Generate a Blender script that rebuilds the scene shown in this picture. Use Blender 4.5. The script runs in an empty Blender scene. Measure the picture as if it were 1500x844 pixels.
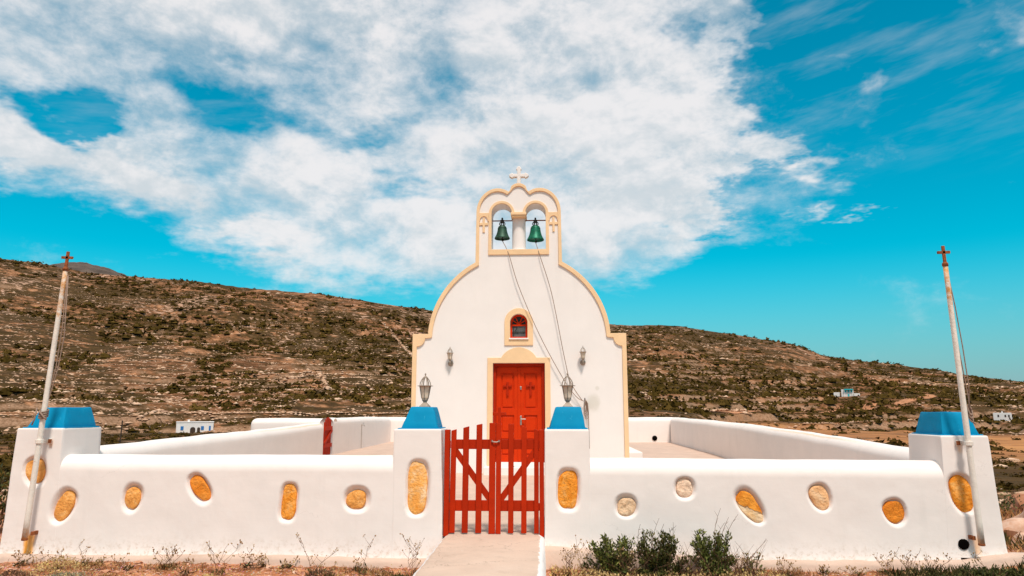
import bpy, bmesh, math, random
import numpy as np
from mathutils import Vector, Matrix
R = math.radians
random.seed(7); rng = np.random.default_rng(11)
scn = bpy.context.scene
col = scn.collection

# ------------------------------------------------------------------ camera
CAM = (0.6, -8.0, 1.64)
cam_d = bpy.data.cameras.new('camera'); cam = bpy.data.objects.new('camera', cam_d); col.objects.link(cam)
cam_d.sensor_width = 36.0; cam_d.lens = 25.2; cam_d.clip_start = 0.05; cam_d.clip_end = 20000
cam.location = CAM
cam.rotation_euler = (R(90 + 9.6215), 0, R(2.688))
scn.camera = cam

# ------------------------------------------------------------------ light, sky
SUN_EL, SUN_AZ = 60.0, 166.0          # degrees; azimuth clockwise from +Y (behind the camera, to its right)
scn.view_settings.view_transform = 'Standard'
scn.view_settings.look = 'None'
scn.view_settings.gamma = 1.0
scn.view_settings.use_curve_mapping = False
scn.view_settings.exposure = 1.29
sd = Vector((math.sin(R(SUN_AZ)) * math.cos(R(SUN_EL)), math.cos(R(SUN_AZ)) * math.cos(R(SUN_EL)), math.sin(R(SUN_EL))))
sun_d = bpy.data.lights.new('sun', 'SUN'); sun_d.energy = 1.46; sun_d.angle = R(9); sun_d.color = (1.0, 0.905, 0.81)
sun = bpy.data.objects.new('sun', sun_d); col.objects.link(sun)
sun.rotation_euler = sd.to_track_quat('Z', 'Y').to_euler(); sun.location = (0, -20, 40)


class NT:
    """small node-tree writer"""
    def __init__(s, nt):
        s.nt = nt; s.n = nt.nodes; s.l = nt.links

    def node(s, t, **k):
        nd = s.n.new(t)
        for a, v in k.items():
            setattr(nd, a, v)
        return nd

    def put(s, sock, v):
        if isinstance(v, bpy.types.NodeSocket):
            s.l.new(v, sock)
        elif v is not None:
            if hasattr(sock.default_value, '__len__') and not hasattr(v, '__len__'):
                v = [v] * len(sock.default_value)
            if hasattr(v, '__len__') and len(v) == 3 and len(sock.default_value) == 4:
                v = (*v, 1)
            sock.default_value = v

    def math(s, op, a, b=None, c=None, clamp=False):
        nd = s.node('ShaderNodeMath', operation=op, use_clamp=clamp)
        for i, v in enumerate((a, b, c)):
            if v is not None:
                s.put(nd.inputs[i], v)
        return nd.outputs[0]

    def vmath(s, op, a, b=None):
        nd = s.node('ShaderNodeVectorMath', operation=op)
        s.put(nd.inputs[0], a)
        if b is not None:
            s.put(nd.inputs[1], b)
        return nd.outputs['Value'] if op in ('LENGTH', 'DOT_PRODUCT') else nd.outputs[0]

    def mix(s, f, a, b, blend='MIX'):
        nd = s.node('ShaderNodeMix', data_type='RGBA', blend_type=blend)
        s.put(nd.inputs[0], f); s.put(nd.inputs[6], a); s.put(nd.inputs[7], b)
        return nd.outputs[2]

    def noise(s, vec, scale, detail=4, rough=0.55, lac=2.0, dist=0.0, color=False):
        nd = s.node('ShaderNodeTexNoise')
        s.put(nd.inputs['Vector'], vec); s.put(nd.inputs['Scale'], scale)
        nd.inputs['Detail'].default_value = detail; nd.inputs['Roughness'].default_value = rough
        nd.inputs['Lacunarity'].default_value = lac; nd.inputs['Distortion'].default_value = dist
        return nd.outputs['Color' if color else 'Fac']

    def ramp(s, f, stops, interp='LINEAR'):
        nd = s.node('ShaderNodeValToRGB'); cr = nd.color_ramp; cr.interpolation = interp
        while len(cr.elements) < len(stops):
            cr.elements.new(0.5)
        for e, (p, c) in zip(cr.elements, stops):
            e.position = p
            e.color = (*c, 1) if hasattr(c, '__len__') else (c, c, c, 1)
        s.put(nd.inputs[0], f)
        return nd.outputs[0]

    def smooth(s, v, a, b, to0=0.0, to1=1.0):
        nd = s.node('ShaderNodeMapRange', interpolation_type='SMOOTHSTEP')
        s.put(nd.inputs[0], v); s.put(nd.inputs[1], a); s.put(nd.inputs[2], b)
        s.put(nd.inputs[3], to0); s.put(nd.inputs[4], to1)
        return nd.outputs[0]

    def sep(s, v):
        nd = s.node('ShaderNodeSeparateXYZ'); s.put(nd.inputs[0], v); return nd.outputs

    def comb(s, x, y, z):
        nd = s.node('ShaderNodeCombineXYZ')
        for i, v in enumerate((x, y, z)):
            s.put(nd.inputs[i], v)
        return nd.outputs[0]

    def curve(s, v, pts):
        nd = s.node('ShaderNodeFloatCurve'); c = nd.mapping.curves[0]
        while len(c.points) < len(pts):
            c.points.new(0.5, 0.5)
        for p, (x, y) in zip(c.points, pts):
            p.location = (x, y); p.handle_type = 'AUTO_CLAMPED'
        nd.mapping.update(); s.put(nd.inputs['Value'], v)
        return nd.outputs[0]


world = bpy.data.worlds.new('World'); scn.world = world; world.use_nodes = True
w = NT(world.node_tree); w.n.clear()
wo = w.node('ShaderNodeOutputWorld'); bg = w.node('ShaderNodeBackground'); w.l.new(bg.outputs[0], wo.inputs[0])
bg.inputs[1].default_value = 0.1
sky = w.node('ShaderNodeTexSky', sky_type='NISHITA', sun_disc=False, sun_elevation=R(SUN_EL), sun_rotation=R(SUN_AZ))
sky.air_density = 1.0; sky.dust_density = 0.6; sky.ozone_density = 1.0
d = w.node('ShaderNodeTexCoord').outputs['Generated']
dx, dy, dz = w.sep(d)
az = w.math('MULTIPLY', w.math('ARCTAN2', dx, dy), 180 / math.pi)
el = w.math('MULTIPLY', w.math('ARCSINE', dz), 180 / math.pi)
# clear sky: the Nishita sky pulled towards the teal of this place
SKY_TINT = (0.0, 0.535, 0.535)
clear = w.mix(1.0, sky.outputs[0], SKY_TINT, 'MULTIPLY')
hz = w.smooth(el, 12.0, -1.0)
clear = w.mix(w.math('MULTIPLY', hz, 0.85), clear, (1.42, 1.58, 1.88))
up = w.math('MAXIMUM', dz, 0.0)
k = w.math('DIVIDE', 1.0, w.math('ADD', up, 0.16))
pv = w.comb(w.math('MULTIPLY', dx, k), w.math('MULTIPLY', dy, k), 0.0)
# cloud sheet: lower edge by azimuth, gap at the right; unseen cloud past it added to whiten the light
azn = w.math('DIVIDE', w.math('ADD', az, 180.0), 360.0)
a01 = lambda a: (a + 180) / 360
low = w.curve(azn, [(0, .33), (a01(-60), .33), (a01(-40), .335), (a01(-36), .32), (a01(-31), .295), (a01(-26), .25), (a01(-18), .21), (a01(-8), .19), (a01(5), .20), (a01(10), .235), (a01(15), .28), (a01(18), .31), (a01(60), .33), (1, .33)])
low = w.math('MULTIPLY', low, 45.0)
rag0 = w.sep(w.noise(pv, 4.0, 5, .62, color=True))
side = w.curve(w.math('ADD', azn, w.math('MULTIPLY', w.math('SUBTRACT', rag0[2], .5), .085)), [(0, 1), (a01(-45), 1), (a01(10), 1), (a01(14.5), .80), (a01(18), .34), (a01(26), .20), (a01(40), .20), (a01(75), .85), (1, 1)])
wob = w.noise(pv, 2.2, 5, .6)
lowd = w.math('SUBTRACT', w.math('ADD', el, w.math('MULTIPLY', w.math('SUBTRACT', wob, .5), 9.0)), low)
cov = w.math('MULTIPLY', w.smooth(lowd, -2.5, 3.0), side)


rag = w.sep(w.noise(pv, 5.5, 4, .6, color=True))
azr = w.math('ADD', az, w.math('MULTIPLY', w.math('SUBTRACT', rag[0], .5), 13.0)); elr = w.math('ADD', el, w.math('MULTIPLY', w.math('SUBTRACT', rag[1], .5), 7.0))


def blob(a, e, sa, se, wt):
    u = w.math('DIVIDE', w.math('SUBTRACT', azr, a), sa); v = w.math('DIVIDE', w.math('SUBTRACT', elr, e), se)
    g = w.math('EXPONENT', w.math('MULTIPLY', w.math('ADD', w.math('MULTIPLY', u, u), w.math('MULTIPLY', v, v)), -1.0))
    return w.math('MULTIPLY', g, wt)


for b in [(-36.9, 19.7, 2.9, 1.7, -.90), (-34.6, 18.0, 1.6, .8, -.6), (-25.7, 23.1, 4.5, 1.6, -.50), (-21, 21.6, 3.5, 1.0, -.36), (-10, 17.7, 4, 1.0, -.42), (-14.6, 20.9, 3.5, .9, -.38), (10.6, 28.7, 1.6, .8, -.45), (-39.0, 16.6, 2.2, 1.8, .65), (-31, 15.8, 5, 1.6, .60), (-24, 12.8, 3.5, .8, .35), (3, 22.5, 5, 2.0, .40), (8, 16, 5, 2, .35), (-22, 28.5, 7, 2, .3), (-3, 27.5, 6, 1.6, .25),
          (21.4, 17.8, 1.9, .9, .55), (24.8, 14.1, 1.3, .35, .55), (20.8, 14.6, .9, .5, .45), (24.2, 25.1, 1.8, 1.1, .50), (31.5, 25.4, 2.6, 1.4, .52), (35.5, 24.0, 2.4, 1.3, .50), (18.5, 26.8, 2.0, .7, .4)]:
    cov = w.math('ADD', cov, blob(*b))
pw = w.comb(dx, dy, w.math('MULTIPLY', dz, 1.55))
warp = w.vmath('MULTIPLY', w.vmath('SUBTRACT', w.noise(pw, 5.0, 3, .55, color=True), (.5, .5, .5)), (.055, .055, .055))
pw = w.vmath('ADD', pw, warp)
d0 = w.noise(pw, 5.6, 9, .64); d1 = w.noise(w.vmath('ADD', pw, (.004, -.01, .026)), 5.6, 5, .64)
n2 = w.noise(w.vmath('ADD', pw, (3.1, 7.7, 0)), 2.0, 2, .5)
dens = w.math('ADD', w.math('ADD', w.math('MULTIPLY', w.math('SUBTRACT', d0, .5), 2.2), w.math('MULTIPLY', w.math('SUBTRACT', n2, .5), 1.0)), cov)
alpha = w.smooth(dens, .25, 1.24)
lit = w.math('ADD', w.math('MULTIPLY', w.math('SUBTRACT', d0, d1), 1.6), w.math('MULTIPLY', w.math('SUBTRACT', d0, .5), .6))
shade = w.smooth(lit, -.22, .18)
ci = w.noise(w.comb(w.math('MULTIPLY', dx, 3.0), w.math('MULTIPLY', dy, 3.0), w.math('MULTIPLY', w.math('ADD', dz, w.math('MULTIPLY', dx, -.18)), 15.0)), 1.6, 5, .62)
alpha = w.math('MAXIMUM', alpha, w.math('MULTIPLY', w.smooth(ci, .47, .74), w.smooth(el, 15.0, 22.0, 0.0, .19)))
cloud = w.mix(shade, (2.75, 2.92, 3.05), (3.72, 3.60, 3.60))
w.put(bg.inputs[0], w.mix(w.math('MULTIPLY', alpha, .93), clear, cloud))


# ------------------------------------------------------------------ helpers
def material(name, colr, rough=0.7, metal=0.0, bump=0.0, bscale=30, var=0.12, vscale=6, spec=0.3, extra=None, obj_var=0.0):
    m = bpy.data.materials.new(name); m.use_nodes = True
    t = NT(m.node_tree); p = t.n['Principled BSDF']
    pos = t.node('ShaderNodeNewGeometry').outputs['Position']
    c = colr
    n = t.noise(pos, vscale, 6, .6)
    dark = tuple(v * (1 - var) for v in colr); lite = tuple(min(1, v * (1 + var * .6)) for v in colr)
    c = t.ramp(n, [(.3, dark), (.7, lite)])
    if obj_var:
        oi = t.node('ShaderNodeObjectInfo').outputs['Random']
        c = t.mix(1.0, c, t.ramp(oi, [(0, 1 - obj_var), (1, 1.0)]), 'MULTIPLY')
    if extra:
        c = extra(t, pos, c, p)
    t.put(p.inputs['Base Color'], c)
    p.inputs['Roughness'].default_value = rough; p.inputs['Metallic'].default_value = metal
    p.inputs['Specular IOR Level'].default_value = spec
    if bump:
        b = t.node('ShaderNodeBump'); b.inputs['Strength'].default_value = bump; b.inputs['Distance'].default_value = .02
        t.put(b.inputs['Height'], t.noise(pos, bscale, 8, .62)); t.l.new(b.outputs[0], p.inputs['Normal'])
    return m


def band(t, v, a, b, s):
    return t.math('MULTIPLY', t.smooth(v, a - s, a + s), t.smooth(v, b + s, b - s))


def wall_stains(t, pos, c, p):
    """rust runs below the pole feet, faint grime near the ground, damp streaks"""
    x, y, z = t.sep(pos)
    nz = t.noise(pos, 14, 5, .6)
    streak = t.noise(t.comb(t.math('MULTIPLY', x, 26.0), y, t.math('MULTIPLY', z, 2.2)), 1.0, 4, .6)
    xx = t.math('ADD', x, t.math('MULTIPLY', t.math('SUBTRACT', nz, .5), .05))
    low_ = t.math('MULTIPLY', t.smooth(z, .42, .02), t.smooth(nz, .45, .7, 0, .45))
    c = t.mix(low_, c, (.62, .52, .43))
    st2 = t.noise(t.comb(t.math('MULTIPLY', x, 5.0), t.math('MULTIPLY', y, 5.0), t.math('MULTIPLY', z, .7)), 1.0, 5, .6)
    c = t.mix(t.smooth(st2, .55, .8, 0, .16), c, (.58, .53, .48))
    br = t.noise(t.comb(t.math('MULTIPLY', x, 3.0), t.math('MULTIPLY', y, 3.0), t.math('MULTIPLY', z, 38.0)), 1.0, 4, .6)
    c = t.mix(t.smooth(br, .50, .75, 0, .10), c, (.66, .60, .55))
    vz = t.node('ShaderNodeTexVoronoi', feature='DISTANCE_TO_EDGE'); t.put(vz.inputs['Vector'], t.vmath('ADD', pos, t.vmath('MULTIPLY', t.noise(pos, 2.5, 5, .65, color=True), (.6, .6, .6)))); vz.inputs['Scale'].default_value = 1.3
    c = t.mix(t.math('MULTIPLY', t.smooth(vz.outputs['Distance'], .006, .0), t.smooth(t.noise(pos, 1.3, 3), .52, .64, 0, .30)), c, (.40, .34, .29))
    c = t.mix(t.smooth(t.noise(pos, 1.1, 5, .6), .50, .72, 0, .22), c, (.74, .69, .66))
    spl = t.noise(pos, 28, 5, .7)
    c = t.mix(t.math('MULTIPLY', t.smooth(z, .30, .06), t.smooth(spl, .50, .66, 0, .55)), c, (.60, .44, .33))
    spk = t.noise(pos, 95, 2, .5)
    c = t.mix(t.smooth(spk, .77, .80, 0, .5), c, (.42, .36, .30))
    for x0, x1, z0, z1, k in ((-5.155, -5.035, .02, .285, 1.0), (5.025, 5.085, .16, .33, .55), (-4.985, -4.955, 1.22, 1.30, .5), (4.965, 5.0, 1.19, 1.26, .5)):
        mk = t.math('MULTIPLY', band(t, xx, x0, x1, .022), band(t, z, z0, z1, .03))
        mk = t.math('MULTIPLY', mk, t.smooth(streak, .2, .6, .6 * k, k))
        c = t.mix(mk, c, t.ramp(streak, [(.35, (.95, .46, .06)), (.62, (.78, .27, .015))]))
    return c


def facade_stains_and_shadow(t, pos, c, p):
    x, y, z = t.sep(pos)
    nz = t.noise(pos, 7, 6, .65)
    for cx_, cz_, rx, rz, k in ((1.52, 1.77, .16, .22, .42), (1.6, 2.05, .05, .05, .3), (-1.30, 2.42, .1, .14, .12)):  # wall stains; the last ellipse paints the left lantern's soft shadow
        u = t.math('DIVIDE', t.math('SUBTRACT', x, cx_), rx); v = t.math('DIVIDE', t.math('SUBTRACT', z, cz_), rz)
        r2 = t.math('ADD', t.math('MULTIPLY', u, u), t.math('MULTIPLY', v, v))
        mk = t.math('MULTIPLY', t.smooth(t.math('ADD', r2, t.math('MULTIPLY', nz, .9)), 1.4, .5), k)
        c = t.mix(mk, c, (.52, .47, .36))
    st2 = t.noise(t.comb(t.math('MULTIPLY', x, 4.0), y, t.math('MULTIPLY', z, .6)), 1.0, 5, .6)
    return t.mix(t.smooth(st2, .52, .8, 0, .13), c, (.62, .56, .50))


PLASTER = (.86, .772, .722)
M = {}
M['plaster'] = material('white_plaster', PLASTER, .85, bump=.06, bscale=22, var=.03, vscale=3.0, spec=.2, extra=wall_stains)
M['facade'] = material('facade_plaster', (.86, .785, .74), .85, bump=.05, bscale=18, var=.035, vscale=1.6, spec=.2, extra=facade_stains_and_shadow)
M['tan'] = material('tan_trim_paint', (.88, .59, .34), .8, bump=.1, bscale=25, var=.07, vscale=4, spec=.2)


def blue_wear(t, pos, c, p):
    n = t.noise(pos, 9, 6, .7)
    st = t.noise(t.comb(t.math('MULTIPLY', t.sep(pos)[0], 18.0), t.math('MULTIPLY', t.sep(pos)[1], 18.0), t.math('MULTIPLY', t.sep(pos)[2], 5.0)), 1, 3, .6)
    c = t.mix(t.smooth(n, .52, .68, 0, .55), c, (.0, .21, .41))
    return t.mix(t.smooth(st, .66, .74, 0, .3), c, (.08, .46, .60))


M['blue'] = material('blue_cap_paint', (.0, .25, .455), .6, bump=.08, bscale=20, var=.08, vscale=5, spec=.1, extra=blue_wear)


def red_wear(t, pos, c, p):
    x, y, z = t.sep(pos)
    g = t.noise(t.comb(t.math('MULTIPLY', x, 40.0), t.math('MULTIPLY', y, 40.0), t.math('MULTIPLY', z, 3.0)), 1.0, 5, .65)
    c = t.mix(t.smooth(g, .5, .8, 0, .35), c, (.36, .016, .001))
    return t.mix(t.smooth(t.noise(pos, 60, 3), .74, .80, 0, .35), c, (.58, .14, .05))


M['red'] = material('red_gate_paint', (.48, .024, .0012), .6, bump=.14, bscale=60, var=.12, vscale=8, spec=.12, extra=red_wear, obj_var=.18)
M['door'] = material('red_door_paint', (.62, .034, .001), .5, bump=.05, bscale=60, var=.08, vscale=6, spec=.12, extra=red_wear)
M['reddark'] = material('red_frame_and_cross_shade', (.40, .02, .002), .55, var=.1, vscale=8, spec=.12, extra=red_wear)


def concrete_marks(t, pos, c, p):
    n = t.noise(pos, 1.7, 8, .65); f = t.noise(pos, 30, 4, .7)
    c = t.mix(t.smooth(n, .5, .72, 0, .5), c, (.66, .50, .40))
    c = t.mix(t.smooth(n, .46, .3, 0, .45), c, (.40, .285, .215))
    return t.mix(t.smooth(f, .62, .75, 0, .35), c, (.33, .23, .17))


M['concrete'] = material('beige_concrete', (.60, .43, .34), .9, bump=.3, bscale=20, var=.09, vscale=2.5, spec=.15, extra=concrete_marks)


def path_marks(t, pos, c, p):
    """white paint slopped along both edges of the path"""
    c = concrete_marks(t, pos, c, p)
    x, y, z = t.sep(pos)
    n = t.noise(pos, 9, 6, .7)
    xr = t.math('ADD', x, t.math('MULTIPLY', t.math('SUBTRACT', n, .5), .10))
    e1 = t.smooth(xr, .512, .528); e2 = t.smooth(xr, -.482, -.496)
    vz = t.node('ShaderNodeTexVoronoi', feature='DISTANCE_TO_EDGE'); t.put(vz.inputs['Vector'], t.vmath('ADD', pos, t.vmath('MULTIPLY', t.noise(pos, 3, 5, .65, color=True), (.5, .5, .5)))); vz.inputs['Scale'].default_value = 1.1
    c = t.mix(t.math('MULTIPLY', t.smooth(vz.outputs['Distance'], .007, .0), .55), c, (.20, .13, .09))
    c = t.mix(t.smooth(t.noise(pos, 3.2, 6, .7), .52, .74, 0, .45), c, (.47, .34, .26))
    c = t.mix(t.smooth(t.noise(pos, 70, 2, .5), .70, .76, 0, .6), c, (.25, .17, .12))
    drip = t.smooth(t.noise(pos, 30, 3, .6), .70, .74, 0, .7)
    return t.mix(t.math('MAXIMUM', t.math('MAXIMUM', e1, e2), drip), c, (.80, .745, .71))


M['path'] = material('path_concrete', (.62, .45, .35), .9, bump=.3, bscale=18, var=.08, vscale=2.5, spec=.15, extra=path_marks)
M['pewter'] = material('grey_lantern_metal', (.34, .265, .205), .55, metal=.2, var=.2, vscale=30, bump=.1, bscale=60)
M['iron'] = material('dark_iron', (.035, .028, .024), .6, metal=.5, var=.2, vscale=30)
M['steel'] = material('brushed_steel', (.52, .46, .40), .35, metal=.9, var=.1, vscale=30)


def rust_mix(t, pos, c, p):
    z = t.sep(pos)[2]; n = t.noise(pos, 16, 6, .7)
    m1 = t.smooth(t.math('ADD', z, t.math('MULTIPLY', t.math('SUBTRACT', n, .5), 1.6)), 2.62, 3.1)
    m2 = t.smooth(t.math('ADD', z, t.math('MULTIPLY', t.math('SUBTRACT', n, .5), .5)), .42, .28)
    c = t.mix(t.math('MULTIPLY', t.math('MAXIMUM', m1, m2), t.smooth(n, .3, .6, .35, .95)), c, (.62, .27, .06))
    return t.mix(t.smooth(n, .64, .72, 0, .7), c, (.30, .13, .05))


M['pole'] = material('weathered_white_paint', (.80, .71, .62), .6, bump=.25, bscale=40, var=.10, vscale=12, extra=rust_mix)
M['rust'] = material('rusty_iron', (.30, .085, .025), .85, bump=.4, bscale=60, var=.5, vscale=40)
M['bell_dull'] = material('dull_green_bronze', (.032, .085, .055), .5, metal=.35, bump=.12, bscale=30, var=.45, vscale=16)
M['bell_green'] = material('bright_green_bronze', (.008, .150, .085), .45, metal=.3, bump=.12, bscale=30, var=.4, vscale=16)
M['rope'] = material('brown_rope', (.30, .20, .15), .9, var=.3, vscale=60)
M['dark'] = material('dark_hole', (.004, .003, .0025), 1.0, spec=0.0)
M['glass_dark'] = material('dark_window_glass', (.03, .03, .03), .08, spec=.6, var=.3, vscale=5)
M['grey_pane'] = material('grey_window_pane', (.13, .12, .115), .25, spec=.5, var=.45, vscale=14)


def glass_mat():
    m = bpy.data.materials.new('lantern_glass'); m.use_nodes = True
    t = NT(m.node_tree); p = t.n['Principled BSDF']
    pos = t.node('ShaderNodeNewGeometry').outputs['Position']
    t.put(p.inputs['Base Color'], t.ramp(t.noise(pos, 25, 3), [(.3, (.78, .62, .46)), (.7, (.92, .78, .62))]))
    p.inputs['Roughness'].default_value = .15; p.inputs['Alpha'].default_value = .85
    return m


M['glass'] = glass_mat()


def stone_mat(name, a, b, c_, vs=9, crack=.5):
    def ex(t, pos, c, p):
        q = t.vmath('ADD', pos, t.vmath('MULTIPLY', t.node('ShaderNodeObjectInfo').outputs['Random'], (7.0, 3.0, 5.0)))
        n = t.noise(q, vs, 8, .68, dist=.6); f = t.noise(q, vs * 6, 4, .7)
        r = t.ramp(n, [(.28, a), (.5, b), (.72, c_)])
        r = t.mix(t.smooth(f, .60, .74, 0, .6), r, tuple(v * .45 for v in a))
        vz = t.node('ShaderNodeTexVoronoi', feature='DISTANCE_TO_EDGE'); t.put(vz.inputs['Vector'], t.vmath('ADD', q, t.vmath('MULTIPLY', t.noise(q, 6, 4, .6, color=True), (.25, .25, .25)))); vz.inputs['Scale'].default_value = 5.0
        return t.mix(t.math('MULTIPLY', t.smooth(vz.outputs['Distance'], .018, .0), crack), r, tuple(v * .25 for v in a))
    return material(name, b, .9, bump=.9, bscale=35, extra=ex, spec=.15)


M['st_ochre'] = stone_mat('ochre_stone', (.66, .18, .012), (.92, .335, .038), (.95, .54, .19))
M['st_orange'] = stone_mat('orange_stone', (.62, .165, .016), (.86, .275, .03), (.88, .36, .07))
M['st_streak'] = stone_mat('streaked_ochre_stone', (.90, .31, .03), (.94, .46, .13), (.95, .76, .52), 7, .12)
M['st_beige'] = stone_mat('speckled_beige_stone', (.55, .32, .17), (.86, .57, .35), (.94, .70, .49), 26, .2)
M['st_pale'] = stone_mat('pale_pink_stone', (.80, .51, .33), (.92, .63, .44), (.95, .72, .54), 6, .25)
M['st_salmon'] = stone_mat('salmon_banded_stone', (.76, .36, .14), (.90, .52, .26), (.94, .68, .44), 7, .3)
M['st_brown'] = stone_mat('tan_brown_stone', (.66, .25, .055), (.90, .40, .10), (.94, .56, .23), 14, .3)


def two_tone(t, pos, c, p):
    x, y, z = t.sep(pos); n = t.noise(pos, 8, 6, .65)
    v = t.math('ADD', t.math('SUBTRACT', z, .60), t.math('ADD', t.math('MULTIPLY', t.math('SUBTRACT', x, 2.764), .45), t.math('MULTIPLY', t.math('SUBTRACT', n, .5), .12)))
    hi = t.ramp(n, [(.35, (.66, .19, .015)), (.6, (.92, .36, .05))]); lo = t.ramp(n, [(.35, (.84, .50, .22)), (.6, (.94, .72, .48))])
    c = t.mix(t.smooth(v, -.012, .012), lo, hi)
    return t.mix(t.math('MULTIPLY', t.smooth(t.math('ABSOLUTE', v), .010, .003), .75), c, (.22, .12, .05))


M['st_two'] = material('two_tone_stone', (.9, .5, .2), .9, bump=.9, bscale=35, extra=two_tone, spec=.15)
ROOT = {}


def V3(a):
    return tuple(float(v) for v in a)


def stk(rows, i, m):
    return np.stack([np.broadcast_to(np.asarray(r[i], float), (m,)) for r in rows]).copy()


def link(o, parent=None):
    col.objects.link(o)
    if parent is not None:
        o.parent = parent
    return o


def root_loc(parent):
    p = parent
    while p.parent is not None:
        p = p.parent
    return ROOT.get(p.name, (0, 0, 0))


def thing(name, label, cat, loc=(0, 0, 0), group=None):
    o = bpy.data.objects.new(name, None); o.empty_display_size = .2; link(o); o.location = loc
    o['label'] = label; o['category'] = cat
    if group: o['group'] = group
    ROOT[o.name] = tuple(loc)
    return o


def tag(o, label=None, cat=None, group=None, kind=None):
    if label: o['label'] = label
    if cat: o['category'] = cat
    if group: o['group'] = group
    if kind: o['kind'] = kind
    return o


def mesh_obj(name, verts, faces, mat, parent=None, smooth=False, angle=None):
    me = bpy.data.meshes.new(name)
    v = np.asarray(verts, dtype=float).reshape(-1, 3)
    if parent is not None:
        v = v - np.array(root_loc(parent))
    me.from_pydata(v.tolist(), [], [list(map(int, f)) for f in faces]); me.update()
    o = bpy.data.objects.new(name, me)
    if mat: me.materials.append(mat)
    link(o, parent)
    if smooth: me.shade_smooth()
    if angle is not None:
        me.shade_smooth(); me.set_sharp_from_angle(angle=R(angle))
    return o


def fast_mesh(name, verts, quads, mat, parent=None, smooth=True):
    """numpy arrays straight into a mesh (quads or tris of one size)"""
    me = bpy.data.meshes.new(name)
    verts = np.asarray(verts, dtype=np.float32); quads = np.asarray(quads, dtype=np.int32)
    if parent is not None:
        verts = verts - np.array(root_loc(parent), dtype=np.float32)
    nf, k = quads.shape
    me.vertices.add(len(verts)); me.vertices.foreach_set('co', verts.ravel())
    me.loops.add(nf * k); me.loops.foreach_set('vertex_index', quads.ravel())
    me.polygons.add(nf); me.polygons.foreach_set('loop_start', np.arange(0, nf * k, k, dtype=np.int32))
    me.polygons.foreach_set('use_smooth', np.full(nf, smooth, dtype=bool))
    me.update(calc_edges=True); me.validate()
    o = bpy.data.objects.new(name, me)
    if mat: me.materials.append(mat)
    return link(o, parent)


class MB:
    def __init__(s): s.v = []; s.f = []

    def add(s, v, f):
        b = len(s.v); s.v += [tuple(p) for p in v]; s.f += [tuple(b + i for i in q) for q in f]; return s

    def box(s, x0, x1, y0, y1, z0, z1, bev=0.0):
        if bev <= 0:
            return s.add([(x0, y0, z0), (x1, y0, z0), (x1, y1, z0), (x0, y1, z0), (x0, y0, z1), (x1, y0, z1), (x1, y1, z1), (x0, y1, z1)],
                         [(0, 3, 2, 1), (4, 5, 6, 7), (0, 1, 5, 4), (1, 2, 6, 5), (2, 3, 7, 6), (3, 0, 4, 7)])
        bm = bmesh.new(); bmesh.ops.create_cube(bm, size=1)
        for q in bm.verts:
            q.co = Vector(((x0 + x1) / 2 + q.co.x * (x1 - x0), (y0 + y1) / 2 + q.co.y * (y1 - y0), (z0 + z1) / 2 + q.co.z * (z1 - z0)))
        bmesh.ops.bevel(bm, geom=bm.edges[:], offset=bev, segments=2, affect='EDGES', profile=.5)
        bm.verts.index_update()
        s.add([q.co[:] for q in bm.verts], [[q.index for q in f.verts] for f in bm.faces]); bm.free(); return s

    def xf(s, m):
        s.v = [tuple(m @ Vector(p)) for p in s.v]; return s

    def tube(s, pts, rad, n=8, cap=True):
        pts = [Vector(p) for p in pts]
        rad = [rad] * len(pts) if not hasattr(rad, '__len__') else rad
        b = len(s.v); up = None
        for i, p in enumerate(pts):
            t = (pts[min(i + 1, len(pts) - 1)] - pts[max(i - 1, 0)]).normalized()
            if up is None:
                up = t.orthogonal().normalized()
            up = (up - t * up.dot(t)).normalized(); sd_ = t.cross(up)
            for k_ in range(n):
                a = 2 * math.pi * k_ / n
                s.v.append(tuple(p + (up * math.cos(a) + sd_ * math.sin(a)) * rad[i]))
        for i in range(len(pts) - 1):
            for k_ in range(n):
                k2 = (k_ + 1) % n
                s.f.append((b + i * n + k_, b + i * n + k2, b + (i + 1) * n + k2, b + (i + 1) * n + k_))
        if cap:
            s.f.append(tuple(b + k_ for k_ in reversed(range(n)))); e = b + (len(pts) - 1) * n
            s.f.append(tuple(e + k_ for k_ in range(n)))
        return s

    def lathe(s, c, prof, n=24, phase=0.0):
        b = len(s.v)
        for r_, z_ in prof:
            for k_ in range(n):
                a = 2 * math.pi * (k_ + phase) / n
                s.v.append((c[0] + r_ * math.cos(a), c[1] + r_ * math.sin(a), c[2] + z_))
        for i in range(len(prof) - 1):
            for k_ in range(n):
                k2 = (k_ + 1) % n
                s.f.append((b + i * n + k_, b + i * n + k2, b + (i + 1) * n + k2, b + (i + 1) * n + k_))
        s.f.append(tuple(b + k_ for k_ in reversed(range(n)))); e = b + (len(prof) - 1) * n
        s.f.append(tuple(e + k_ for k_ in range(n)))
        return s

    def build(s, name, mat, parent=None, smooth=False, angle=None):
        return mesh_obj(name, s.v, s.f, mat, parent, smooth, angle)


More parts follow.
